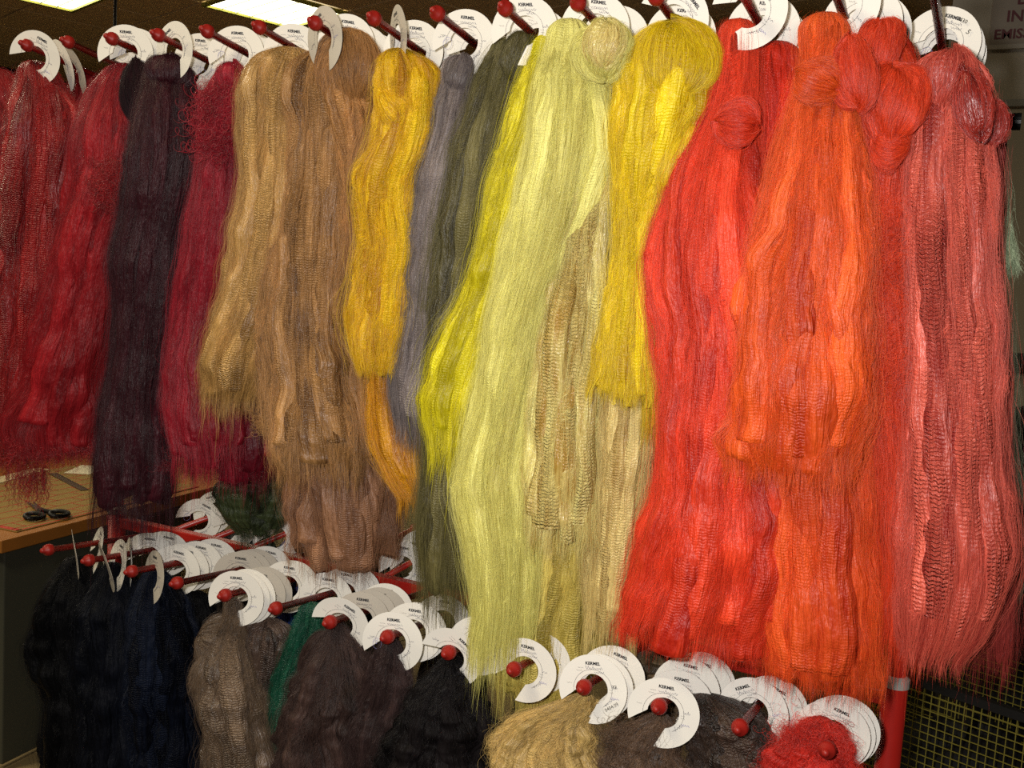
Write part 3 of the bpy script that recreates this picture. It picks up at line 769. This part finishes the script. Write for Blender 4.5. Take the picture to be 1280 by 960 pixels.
skein('amber_behind', 'deeper amber skein hanging below the squared hem of the amber one',
      [(90, 500, 552), (250, 480, 530), (430, 462, 510), (480, 462, 506), (530, 458, 524), (575, 472, 532), (625, 505, 536)], .13, (200, 116, 4), (246, 176, 20), n=2200, crimp=.6, fringe=.03, res=(80, 90))
skein('lavender_grey', 'grey lavender skein squeezed between the amber and the olive skeins',
      [(68, 556, 596), (100, 552, 600), (160, 536, 600), (220, 522, 596), (300, 512, 584), (400, 502, 572), (480, 486, 560), (535, 492, 556)], .085, (72, 62, 62), (136, 124, 122), n=3400, crimp=.4, fringe=.04, fly=.16)
skein('olive', 'dark olive green skein running behind the lemon yellow one to the lower cards',
      [(45, 622, 664), (75, 606, 672), (130, 588, 676), (200, 568, 668), (300, 546, 650), (400, 528, 630), (500, 528, 620), (600, 530, 610), (690, 524, 606), (742, 528, 600)], .10, (60, 54, 26), (118, 110, 66), n=5000, crimp=.3, fringe=.05, fly=.18)
skein('lemon', 'narrow lemon yellow skein sweeping down to the left beside the pale yellow one',
      [(40, 668, 716), (90, 654, 712), (150, 638, 704), (200, 624, 694), (300, 600, 676), (400, 566, 648), (470, 540, 630), (520, 530, 618), (570, 536, 610)], .075, (196, 180, 2), (238, 226, 34), n=3600, crimp=.4, fringe=.04, fly=.12)
skein('pale_yellow', 'long pale yellow skein in the centre, with a bunched loop at its top right',
      [(22, 686, 742), (60, 676, 752), (110, 662, 762), (150, 656, 764), (220, 644, 758), (300, 630, 735), (400, 610, 700), (500, 590, 684), (600, 572, 672), (690, 586, 672), (760, 592, 664), (800, 590, 656)], .035, (208, 192, 78), (248, 238, 140), n=6500, crimp=.35, fringe=.05, fly=.12, ratio=.5)
skein('champagne', 'golden champagne skein with rippled shine, right of the pale yellow one',
      [(60, 714, 776), (130, 694, 784), (200, 690, 778), (300, 684, 768), (400, 674, 764), (500, 662, 752), (600, 654, 748), (678, 652, 742)], .058, (216, 170, 74), (255, 234, 152), n=2400, crimp=1.4, lam=.0046, crimpn=500, fringe=.02, fly=.08, rough=.3)
skein('straw_gold', 'straw gold skein reaching lowest in the centre, frayed over the card rings',
      [(300, 690, 770), (500, 668, 772), (620, 655, 770), (700, 640, 765), (780, 625, 748), (840, 628, 738), (872, 632, 726)], .12, (172, 148, 44), (236, 214, 110), n=4600, crimp=.6, fringe=.06, fly=.16)
skein('strong_yellow', 'strong yellow skein with a wide folded shiny top, left of the red orange one',
      [(28, 800, 872), (70, 778, 892), (120, 770, 890), (170, 766, 872), (220, 768, 846), (290, 768, 826), (360, 758, 824), (430, 748, 828), (495, 742, 830)], .045, (216, 170, 0), (252, 216, 20), n=3800, crimp=.5, crimpn=300, fringe=.012, fly=.08)
skein('champagne_behind', 'pale champagne skein end hanging below the strong yellow hem',
      [(200, 775, 830), (400, 760, 828), (500, 746, 822), (600, 740, 812), (680, 732, 806), (780, 730, 790)], .095, (204, 160, 76), (252, 222, 146), n=2800, crimp=.9, crimpn=500, fringe=.05, fly=.1)
skein('yellow_fringe', 'thin strong yellow strand bundle falling beside the red orange skein',
      [(120, 820, 862), (220, 808, 840), (400, 808, 832), (480, 806, 830), (540, 808, 824)], .075, (206, 160, 0), (246, 208, 20), n=900, crimp=.6, fringe=.02, res=(50, 60))
skein('red_orange', 'wide red orange skein with a round knot high up, left of the orange one',
      [(22, 900, 950), (60, 898, 952), (110, 892, 950), (170, 868, 952), (240, 838, 966), (320, 814, 985), (360, 812, 990), (420, 824, 990), (470, 832, 985), (560, 820, 990), (650, 806, 990), (730, 790, 985), (800, 772, 975)], .055, (210, 36, 14), (246, 76, 42), n=6500, fringe=.014, fly=.14, crimp=.25, ratio=.5)
skein('scarlet_behind', 'scarlet skein showing behind, between the red orange and the orange ones',
      [(50, 945, 1000), (120, 940, 1010), (250, 935, 1010), (400, 930, 1010), (600, 920, 1010), (760, 905, 1010), (818, 905, 1005)], .10, (196, 30, 14), (236, 60, 34), n=3000, fringe=.015, crimp=.2)
skein('orange_front', 'short orange skein knotted at the neck, in front of the long orange one',
      [(14, 1004, 1060), (50, 1002, 1064), (90, 1002, 1058), (130, 988, 1062), (200, 968, 1072), (300, 944, 1086), (400, 918, 1092), (500, 904, 1098), (588, 904, 1080)], .025, (216, 58, 12), (246, 100, 36), n=6000, fringe=.02, fly=.12, crimp=.25, ratio=.5)
skein('orange_long', 'long orange skein reaching lowest on the right, hem trailing over the red post',
      [(60, 1010, 1100), (200, 985, 1105), (350, 950, 1108), (500, 942, 1108), (600, 946, 1104), (700, 942, 1108), (790, 940, 1108), (842, 948, 1096)], .075, (220, 54, 16), (246, 98, 40), n=6500, fringe=.022, fly=.14, crimp=.25, ratio=.5)
skein('red_column', 'red orange skein with curly bunched loops, between the orange and the coral ones',
      [(35, 1070, 1130), (90, 1062, 1150), (160, 1068, 1148), (220, 1062, 1140), (320, 1066, 1136), (420, 1080, 1140), (520, 1090, 1146), (620, 1100, 1158), (700, 1105, 1160), (780, 1108, 1150)], .07, (204, 38, 16), (238, 80, 40), n=3800, fringe=.05, fly=.12, crimp=.2)
skein('coral', 'rippled coral pink skein last on the right, over the wire basket',
      [(62, 1152, 1212), (90, 1142, 1230), (150, 1130, 1236), (220, 1128, 1238), (320, 1130, 1240), (430, 1132, 1248), (540, 1130, 1250), (640, 1124, 1254), (730, 1120, 1250), (790, 1124, 1222), (818, 1128, 1200)], .06, (180, 42, 36), (228, 104, 84), n=3600, crimp=1.5, lam=.0050, crimpn=900, fringe=.02, fly=.14, ratio=.5)
skein('coral_behind', 'dark coral skein thinly hanging behind the coral one, right of the post',
      [(160, 1205, 1258), (300, 1205, 1246), (500, 1215, 1252), (650, 1215, 1262), (780, 1212, 1262), (830, 1222, 1256)], .16, (120, 34, 34), (176, 66, 58), n=600, fringe=.03, fly=.6, res=(60, 60))
skein('sage_tassel', 'pale sage green tassel of fibre behind the coral skein, by the grey wall',
      [(190, 1222, 1246), (240, 1226, 1256), (300, 1228, 1264), (340, 1232, 1270)], .20, (120, 138, 100), (200, 216, 176), n=1100, crimp=.9, crimpn=150, fringe=.01, res=(50, 50))
skein('grey_green', 'thin grey green skein hanging behind the right edge of the coral skein',
      [(330, 1226, 1252), (430, 1232, 1258), (520, 1232, 1262), (620, 1234, 1266), (720, 1244, 1272)], .22, (80, 88, 66), (150, 156, 124), n=900, crimp=.5, fringe=.05, fly=.5, res=(50, 60))

# bunched loops, knots and curly ends of the upper skeins
knot('red_outer', 'knot', 8, 112, 18, 26, .06, .3, 500, seed=2)
curls('red_left_edge', 'curly_ends', 12, 556, 46, 24, .02, 700, seed=3, hang=1.2, length=.05, rad=.0005)
curls('red_left_edge', 'hanging_curls', 34, 586, 26, 12, .02, 200, seed=4, hang=7, length=.078, size=.003, rad=.0006)
curls('crimson', 'curly_side', 146, 232, 30, 32, .01, 300, seed=5, size=.006, rad=.00045)
curls('crimson', 'curly_hem', 72, 556, 54, 13, .03, 700, seed=6, hang=1, rad=.0005)
_k = knot('plum', 'bunched_knot', 176, 114, 22, 38, .02, .15, 900, seed=3, col=((16, 6, 10), (40, 14, 22), 0., .5, .004, .25))
_k['label'] = 'black bunched knot'
knot('plum', 'top_fold', 212, 88, 26, 18, .03, 0, 400, seed=4)
curls('magenta', 'curly_side', 278, 150, 32, 46, .035, 520, seed=7, size=.0075, rad=.0005, length=.05)
knot('magenta', 'top_fold', 290, 98, 20, 20, .05, 0, 350, seed=5)
curls('wine_behind', 'curly_hem', 280, 582, 76, 18, .12, 700, seed=8, size=.005)
knot('tan_loop', 'folded_loop', 438, 86, 38, 46, .06, .25, 2200, seed=6, turns=.5, ratio=.9)
knot('tan_loop', 'lower_fold', 456, 196, 16, 46, .06, -.15, 600, seed=7)
curls('tan_wing', 'frayed_tip', 285, 478, 28, 20, .05, 300, seed=9, hang=2, size=.002, rad=.0003)
curls('tan_centre', 'shiny_tuft', 336, 530, 14, 12, .06, 200, seed=10, size=.004)
knot('amber', 'bun', 496, 132, 30, 26, .03, .8, 800, seed=8)
knot('amber', 'top_fold', 492, 84, 20, 18, .04, .1, 350, seed=9)
knot('amber', 'lower_fold', 484, 222, 38, 20, .04, 1.4, 600, seed=10)
knot('lavender_grey', 'top_fold', 574, 90, 18, 22, .07, -.2, 400, seed=11)
knot('olive', 'top_fold', 646, 66, 20, 28, .07, -.2, 500, seed=12)
knot('pale_yellow', 'bunched_loop', 756, 62, 38, 32, .0, .1, 1500, seed=13, turns=.6)
knot('champagne', 'golden_fold', 757, 54, 24, 26, -.012, .0, 500, seed=14, turns=.4)
knot('champagne', 'shiny_fold', 712, 262, 20, 56, .03, .05, 250, seed=15, ratio=.5)
knot('strong_yellow', 'folded_top', 840, 74, 52, 46, .02, .12, 1600, seed=16, turns=.3, ratio=.6)
knot('strong_yellow', 'side_fold', 846, 190, 24, 52, .035, -.2, 600, seed=17)
knot('red_orange', 'round_knot', 920, 154, 26, 24, .01, 1.5, 900, seed=18)
knot('orange_front', 'neck_knot', 1022, 100, 27, 26, -.005, 1.2, 900, seed=19)
knot('red_column', 'upper_loop', 1100, 58, 25, 34, .04, .1, 900, seed=20, turns=.5)
knot('red_column', 'inner_loop', 1068, 92, 24, 44, .0, .2, 900, seed=21)
knot('red_column', 'bunched_loop', 1116, 128, 42, 50, .03, .1, 1500, seed=22, turns=.6)
knot('red_column', 'lower_loop', 1112, 176, 36, 20, .03, 1.4, 800, seed=23)
curls('red_column', 'curly_side', 1104, 330, 20, 90, .05, 500, seed=24, size=.005)
curls('red_column', 'curly_low', 1108, 470, 18, 60, .05, 350, seed=25, size=.005)
curls('red_orange', 'curly_side', 925, 410, 70, 50, .03, 500, seed=26, size=.004, length=.03)
_k = knot('coral', 'shiny_loop', 1216, 128, 22, 42, .015, .3, 350, seed=27, turns=.5, col=((130, 26, 24), (206, 70, 54), 1.2, .3))
_k['label'] = 'dark glossy twisted loop'
knot('coral', 'top_fold', 1182, 98, 30, 34, .04, -.1, 700, seed=28)
knot('coral_behind', 'bunched_loop', 1236, 152, 20, 32, .06, .1, 350, seed=29, turns=.4, col=((126, 26, 26), (200, 70, 58), 1.2, .3))

# ---- lower row, left to right
LG = 'fibre skeins on the lower pegs'
skein('black_first', 'black skein on the lower row nearest the floor tiles, under the scissors',
      [(694, 82, 104), (715, 72, 122), (745, 54, 140), (790, 44, 146), (860, 48, 150), (930, 54, 150), (1000, 52, 150)], .07, (6, 6, 7), (18, 18, 20), n=2600, spec=.22, group=LG, fly=.2, curl=.002, ratio=.7)
skein('blue_black', 'blue black skein second on the lower row, in shade',
      [(702, 130, 152), (722, 118, 172), (750, 100, 190), (800, 92, 200), (880, 95, 200), (1000, 98, 200)], .07, (6, 7, 10), (20, 22, 30), n=2400, spec=.22, group=LG, ratio=.7)
skein('navy', 'navy skein with bluish glints, third on the lower row',
      [(710, 182, 206), (730, 172, 222), (760, 160, 238), (800, 158, 246), (880, 160, 246), (1000, 160, 250)], .06, (6, 7, 14), (24, 30, 46), n=2600, spec=.22, group=LG, crimp=1., crimpn=500, ratio=.7)
skein('black_beside', 'black skein between the navy and the grey brown ones on the lower row',
      [(738, 226, 262), (770, 214, 270), (850, 210, 274), (1000, 212, 280)], .13, (6, 6, 7), (18, 18, 21), n=1800, spec=.22, group=LG)
skein('grey_brown', 'grey brown sparkly skein with a twisted top, under the nearest full card',
      [(748, 279, 300), (768, 280, 303), (785, 270, 306), (806, 258, 314), (830, 248, 328), (870, 246, 338), (930, 256, 344), (1000, 258, 350)], .022, (60, 46, 36), (121, 99, 78), n=3400, group=LG, crimp=1., crimpn=500, ratio=.7)
skein('taupe_behind', 'dark taupe skein between the grey brown and the green ones',
      [(772, 314, 356), (800, 300, 372), (860, 300, 362), (1000, 310, 362)], .07, (45, 34, 29), (90, 70, 59), n=1800, group=LG, crimp=.6)
skein('green', 'dark green skein fanning from the lower row between brown skeins',
      [(752, 376, 404), (790, 366, 402), (850, 342, 388), (920, 334, 382), (1000, 330, 380)], .075, (8, 48, 34), (29, 92, 68), n=2200, group=LG, crimp=.7, crimpn=250)
skein('aubergine', 'aubergine brown skein on the lower row, wide and wavy',
      [(776, 413, 431), (790, 405, 440), (812, 390, 456), (850, 366, 478), (910, 346, 490), (1000, 338, 500)], .02, (35, 24, 22), (77, 58, 53), n=4600, spec=.32, group=LG, fly=.2, curl=.002)
skein('purple_brown', 'purple brown skein beside the aubergine one, narrow under its card',
      [(796, 479, 498), (812, 470, 505), (845, 456, 513), (890, 440, 512), (940, 430, 510), (1000, 425, 508)], .02, (32, 22, 22), (70, 53, 51), n=2800, spec=.32, group=LG, fly=.2)
skein('black_right', 'black skein under the card right of the purple brown one',
      [(818, 552, 573), (838, 540, 585), (866, 512, 604), (900, 496, 620), (940, 486, 626), (1000, 482, 628)], .02, (9, 8, 8), (28, 24, 25), n=3600, spec=.22, group=LG, fly=.15, curl=.003)
skein('golden_brown', 'golden brown curly skein below the straw gold hem',
      [(866, 722, 744), (882, 690, 742), (900, 648, 740), (925, 626, 742), (960, 620, 764), (1010, 618, 770)], .03, (128, 98, 44), (224, 190, 116), n=3400, group=LG, curl=.004, crimp=.6)
skein('fluffy_brown', 'dark brown fluffy skein under the most open crescent card',
      [(890, 817, 838), (902, 800, 842), (918, 778, 842), (940, 760, 848), (965, 755, 870), (1010, 750, 890)], .03, (44, 31, 24), (112, 86, 66), n=3600, spec=.5, group=LG, curl=.004, fly=.12, tufts=260, crimp=.5)
skein('black_brown', 'black brown fluffy skein behind the peg left of the scarlet one',
      [(866, 862, 905), (885, 856, 950), (930, 860, 968), (1010, 862, 975)], .07, (28, 21, 18), (72, 55, 45), n=2600, spec=.5, group=LG, curl=.004, fly=.1, tufts=260, crimp=.5)
skein('brown_back', 'light brown skein top peeping between the cards below the red orange hem',
      [(812, 790, 850), (830, 784, 850), (900, 770, 850)], .17, (67, 53, 35), (117, 96, 70), n=1200, group=LG, curl=.003, res=(60, 60))
skein('scarlet_short', 'scarlet tangled skein at the bottom, under the long orange one',
      [(895, 1012, 1044), (915, 992, 1058), (940, 966, 1070), (1000, 950, 1076)], .05, (176, 24, 18), (226, 54, 40), n=3000, group=LG, curl=.004)
knot('grey_brown', 'twisted_loop', 268, 800, 30, 18, .005, 1.3, 600, seed=41)
knot('aubergine', 'top_fold', 400, 822, 20, 34, .01, -.45, 700, seed=42)
knot('golden_brown', 'curly_fold', 660, 935, 44, 30, .01, 1.1, 900, seed=43)
curls('fluffy_brown', 'curly_top', 776, 926, 24, 20, .012, 300, seed=44, size=.005)
curls('scarlet_short', 'curly_top', 1016, 925, 40, 20, .03, 500, seed=45, size=.005)
# far side of the lower rail
BG = 'skeins beyond the lower rail'
for (x, k, ca, cb, lab) in ((-1.42, 'far_black', (12, 12, 14), (36, 36, 42), 'black skein beyond the lower rail, below the plum hem'),
                            (-1.27, 'far_blue', (12, 20, 60), (40, 60, 130), 'royal blue glinting skein beyond the lower rail'),
                            (-1.10, 'far_green', (20, 28, 14), (60, 72, 40), 'blackish green skein beyond the lower rail'),
                            (-.90, 'far_brown', (24, 18, 14), (66, 52, 42), 'dark brown skein beyond the lower rail, behind the tan group'),
                            (-.70, 'far_grey', (20, 20, 20), (60, 58, 56), 'charcoal skein beyond the lower rail, behind the olive one'),
                            (-.50, 'far_dark', (14, 12, 12), (44, 38, 36), 'blackish brown skein beyond the lower rail, under the straw gold hem')):
    def px(P):
        d = np.array(P)-EYEP; z = d @ FW; return 640+FPX*(d @ RT)/z, 480-FPX*(d @ UP)/z
    rows = []
    for dz, hw in ((0, 16), (-.05, 34), (-.15, 40), (-.45, 44)):
        a, b = px((x, .42, LZ-.012+dz)); rows.append((b, a-hw, a+hw))
    skein(k, lab, rows, .42, ca, cb, n=1200, group=BG, res=(50, 50))
skein('hanging_green', 'blackish green tangled skein drooping behind the magenta and tan hems',
      [(540, 290, 350), (590, 272, 366), (640, 274, 362), (664, 290, 350)], .30, (26, 32, 18), (74, 84, 50), n=2000, curl=.006, res=(60, 60), group='fibre skeins on the upper pegs')

# ------------------------------------------------------------------ work table, far left
TZ = .75
tc = atz(2, 676, TZ)
ta = atz(112, 648, TZ); e1 = Vector(ta) - Vector(tc); e1.z = 0; e1.normalize()
e2 = Vector((-e1.y, e1.x, 0))
if e2.x > 0: e2 = -e2
trot = math.atan2(e1.y, e1.x)
tbl = root('work_table', (float(tc[0]), float(tc[1]), 0), 'beech topped work table at the far left, with a gridded mat on it', 'table', None, (0, 0, trot))
def tpart(name, c, s, m, bev=.003):
    bm = bmesh.new(); box(bm, c, s, bev=bev); return link(name, bm_mesh(name, bm, m), tbl)
tpart('table_top', (.9, .5, TZ-.02), (1.8, 1.0, .04), M_wood)
tpart('side_panel', (.03+.42, .06, .36), (.8, .03, .68), mat('cabinet_grey', (64, 66, 58), .5, .4), .004)
for x, y in ((.06, .94), (1.7, .06), (1.7, .94)): tpart('leg', (x, y, .36), (.05, .05, .70), mat('leg_dark', (40, 38, 36), .4))
def tl(x, y, z=0.): return Vector((float(tc[0]), float(tc[1]), TZ)) + e1*x + e2*y + Vector((0, 0, z))
# gridded yellow mat
_mc = Vector(atz(21, 666, TZ)) - Vector(tc); mx0, my0 = _mc.dot(e1), _mc.dot(e2)
cm = root('gridded_mat', tl(mx0, my0, .001), 'straw yellow mat printed with red brick-like lines, lying on the work table', 'mat', None, (0, 0, trot))
bm = bmesh.new(); box(bm, (.42, .32, .0015), (.84, .64, .003)); link('mat_sheet', bm_mesh('mat_sheet', bm, mat('mat_straw', (146, 118, 58), .6, .3, noise=.15, nscale=20)), cm)
bm = bmesh.new(); zf = lambda *a: 0
def flat(bm, x0, y0, x1, y1, z=.0034):
    vs = [bm.verts.new(p) for p in ((x0, y0, z), (x1, y0, z), (x1, y1, z), (x0, y1, z))]; bm.faces.new(vs)
for k in range(10):
    y = .03+.062*k; flat(bm, .01, y, .83, y+.004)
    for j in range(7): x = .06+.12*j+(.06 if k % 2 else 0); flat(bm, x, y, x+.004, min(y+.062, .62))
flat(bm, .004, .004, .836, .012); flat(bm, .004, .004, .026, .63)
tag(link('red_lines', bm_mesh('red_lines', bm, mat('mat_red', (170, 44, 20), .6)), cm), kind='stuff')
# ruler and paper
_r0, _r1 = Vector(atz(66, 592, TZ+.005)), Vector(atz(106, 613, TZ+.005)); _rd = _r1-_r0
rl = root('steel_ruler', (_r0+_r1)/2 + Vector((0, 0, .0002)), 'dark steel ruler lying across the straw yellow mat', 'ruler', None, (0, 0, math.atan2(_rd.y, _rd.x)))
bm = bmesh.new(); box(bm, (0, 0, .001), (.34, .03, .002), bev=.0006); link('blade', bm_mesh('blade', bm, mat('ruler_steel', (104, 88, 76), .35, .5, .6)), rl)
bm = bmesh.new()
for k in range(30): box(bm, (-.16+.011*k, .010, .0022), (.0008, .008 if k % 5 else .012, .0003))
tag(link('graduation', bm_mesh('graduation', bm, M_ink), rl), kind='stuff')
pa = root('paper_sheet', Vector(atz(82, 592, TZ+.005)) + _rd.normalized()*0 + e1*.10, 'white paper sheet on the mat, near the ruler end', 'paper', None, (0, 0, trot+.4))
bm = bmesh.new(); box(bm, (0, 0, .0004), (.17, .10, .0008)); link('sheet', bm_mesh('sheet', bm, mat('paper_white', (214, 204, 178), .7)), pa)
pa = root('paper_sheet', Vector(atz(22, 594, TZ+.005)), 'pale paper strip at the back of the mat, behind the hanging red curls', 'paper', None, (0, 0, trot+.2))
bm = bmesh.new(); box(bm, (0, 0, .0004), (.30, .07, .0008)); link('sheet', bm_mesh('sheet', bm, mat('paper_white2', (206, 190, 150), .7)), pa)
# scissors with black bows
sp = atz(52, 641, TZ+.006); _s1 = Vector(atz(30, 622, TZ+.006)) - Vector(sp)
sc = root('scissors', tuple(float(x) for x in sp), 'scissors with black handles lying on the straw yellow mat', 'scissors', None, (0, 0, math.atan2(_s1.y, _s1.x)))
sc.scale = (1.25, 1.25, 1.25)
for s in (1, -1):
    bm = bmesh.new()
    pts = [(0, 0, 0), (.11, s*.004, 0)]
    vs = [(0, -.007), (.02, -.008), (.13, -.001), (.13, .001), (.02, .008), (0, .007)]
    ca_, sa_ = math.cos(s*.07), math.sin(s*.07)
    top = [bm.verts.new((x*ca_-y*sa_, x*sa_+y*ca_, .004+s*.0012)) for x, y in vs]; bot = [bm.verts.new((x*ca_-y*sa_, x*sa_+y*ca_, .0025+s*.0012)) for x, y in vs]
    bm.faces.new(top); bm.faces.new(bot[::-1])
    for k in range(6): bm.faces.new((top[k], bot[k], bot[(k+1) % 6], top[(k+1) % 6]))
    bmesh.ops.recalc_face_normals(bm, faces=bm.faces)
    link('blade', bm_mesh('blade', bm, mat('blade_steel', (110, 104, 100), .3, .5, .8)), sc)
    bm = bmesh.new()
    ring = [Vector((-.055+.030*math.cos(t), -s*.030+.021*math.sin(t), .007)) for t in np.linspace(0, 2*PI, 19)]
    tube(bm, ring, .0062, 8); rod(bm, (-.03, -s*.016, .007), (.012, s*.003, .006), .0062, 8)
    link('handle', bm_mesh('handle', bm, M_blackp, True), sc)
bm = bmesh.new(); rod(bm, (.012, 0, 0), (.012, 0, .009), .0045, 10); link('pivot_screw', bm_mesh('pivot_screw', bm, M_chrome), sc)
# orange panel behind the table
op = tl(0.2, 1.02); op.z = 0
cb = root('wooden_cabinet', op, 'orange wooden cabinet standing behind the work table', 'cabinet', None, (0, 0, trot))
bm = bmesh.new(); box(bm, (.9, .22, .62), (2.6, .4, 1.24), bev=.004); link('carcass', bm_mesh('carcass', bm, M_orange), cb)
bm = bmesh.new()
for k in range(3):
    bm = bmesh.new(); box(bm, (-.0+.85*k, .012, .62), (.82, .02, 1.18), bev=.003); dr = link('door', bm_mesh('door', bm, M_orange), cb)
    bm = bmesh.new(); rod(bm, (.34+.85*k, -.012, .6), (.34+.85*k, -.012, .7), .006, 10); link('handle', bm_mesh('handle', bm, M_chrome), dr)
# thin dark pipe dropping from the ceiling, far left
pp = aty(144, 15, 2.6)
dp = root('ceiling_pipe', (float(pp[0]), 2.6, CEILZ), 'thin dark vertical pipe at the ceiling, above the crimson skein', 'pipe')
bm = bmesh.new(); rod(bm, (0, 0, .01), (0, 0, -2.2), .0085, 10); link('pipe', bm_mesh('pipe', bm, M_dark), dp)
bm = bmesh.new(); rod(bm, (0, 0, .01), (0, 0, -.02), .03, 12); link('flange', bm_mesh('flange', bm, M_dark), dp)

# ------------------------------------------------------------------ past the right end of the rack
bk = aty(1215, 905, .95)
WX, WY = float(bk[0]), .95
M_wire = mat('olive_wire', (132, 122, 48), .45, .4)
wb = root('wire_basket', (WX, WY, 0), 'olive wire mesh basket with a black frame on the floor, right of the red post', 'basket', None, (0, 0, -.35))
bw, bd, bh = .46, .34, float(bk[2])+.115
M_bf = mat('basket_frame_black', (20, 19, 17), .5)
for sx in (-1, 1):
    for sy in (-1, 1):
        bm = bmesh.new(); rod(bm, (sx*bw/2, sy*bd/2, .02), (sx*bw/2, sy*bd/2, bh), .008, 10); link('corner_post', bm_mesh('corner_post', bm, M_bf), wb)
for z in (.05, bh):
    for sy in (-1, 1):
        bm = bmesh.new(); box(bm, (0, sy*bd/2, z), (bw, .016, .016)); link('frame_rail', bm_mesh('frame_rail', bm, M_bf), wb)
    for sx in (-1, 1):
        bm = bmesh.new(); box(bm, (sx*bw/2, 0, z), (.016, bd, .016)); link('frame_rail', bm_mesh('frame_rail', bm, M_bf), wb)
def wires(a, b, n, m_):
    bm = bmesh.new(); a = Vector(a); b = Vector(b); d = b-a
    for k in range(n+1):
        p = a + d*(k/n); rod(bm, p, p+Vector((0, 0, bh-.05)), .0011, 5)
    for k in range(int((bh-.05)/.015)):
        z = Vector((0, 0, .015*k)); rod(bm, a+z, b+z, .0011, 5)
    tag(link('wire_side', bm_mesh('wire_side', bm, m_), wb), kind='stuff')
wires((-bw/2, -bd/2, .05), (bw/2, -bd/2, .05), 30, M_wire); wires((-bw/2, bd/2, .05), (bw/2, bd/2, .05), 30, M_wire)
wires((-bw/2, -bd/2, .05), (-bw/2, bd/2, .05), 22, M_wire); wires((bw/2, -bd/2, .05), (bw/2, bd/2, .05), 22, M_wire)
bm = bmesh.new(); box(bm, (0, 0, .04), (bw, bd, .01)); link('basket_floor', bm_mesh('basket_floor', bm, M_bf), wb)

def lump(name, loc, sx, sy, sz, m, label, cat, seed, handle=False):
    r = root(name, loc, label, cat)
    G = []; nu, nv = 40, 26
    ph = np.linspace(0, 2*PI, nu, endpoint=False); th = np.linspace(.01, PI-.01, nv); Pg, Tg = np.meshgrid(ph, th)
    f = 1 + .14*vnoise(Pg/(2*PI), Tg/PI, 7, 4, seed) + .06*vnoise(Pg/(2*PI), Tg/PI, 17, 9, seed+1)
    e = .7
    cx = np.sign(np.cos(Pg))*np.abs(np.cos(Pg))**e; sx_ = np.sign(np.sin(Pg))*np.abs(np.sin(Pg))**e
    st = np.sin(Tg)**.6; G = np.stack([sx*f*st*cx, sy*f*st*sx_, sz+sz*np.sign(np.cos(Tg))*np.abs(np.cos(Tg))**.8*np.where(Tg > PI*.7, 1, f)], -1)
    link('bag_body', grid_mesh('bag_body', G, m, (ph, th)), r)
    if handle:
        bm = bmesh.new(); tube(bm, [Vector((-.06+.12*k/8, 0, 2*sz*.96+.07*math.sin(PI*k/8))) for k in range(9)], .007, 8); link('handle', bm_mesh('handle', bm, M_blackp), r)
    return r
M_bag = mat('black_cloth', (22, 21, 21), .75, .3, noise=.3, nscale=30)
lump('bin_bag', (float(WX), WY, .05), .17, .12, .5*(bh-.10)*.9, M_bag, 'black sack standing inside the wire basket', 'bag', 5)
# dark counter under the grey wall, with black bags
zc = float(aty(1262, 520, 2.1)[2])
ct = root('low_counter', (.45, 2.2, 0), 'dark low counter along the grey wall, behind the coral skein', 'counter')
bm = bmesh.new(); box(bm, (0, 0, zc/2-.01), (1.5, .42, zc-.02), bev=.004); link('carcass', bm_mesh('carcass', bm, M_dark), ct)
bm = bmesh.new(); box(bm, (0, -.01, zc-.01), (1.54, .46, .03), bev=.004); link('counter_top', bm_mesh('counter_top', bm, mat('counter_brown', (84, 70, 54), .5)), ct)
b1 = aty(1268, 600, 1.6)
lump('black_bag', (float(b1[0])+.05, 1.6, 0), .17, .2, (float(b1[2])+.12)/2, M_bag, 'tall black bag standing in front of the low counter', 'bag', 8, True)
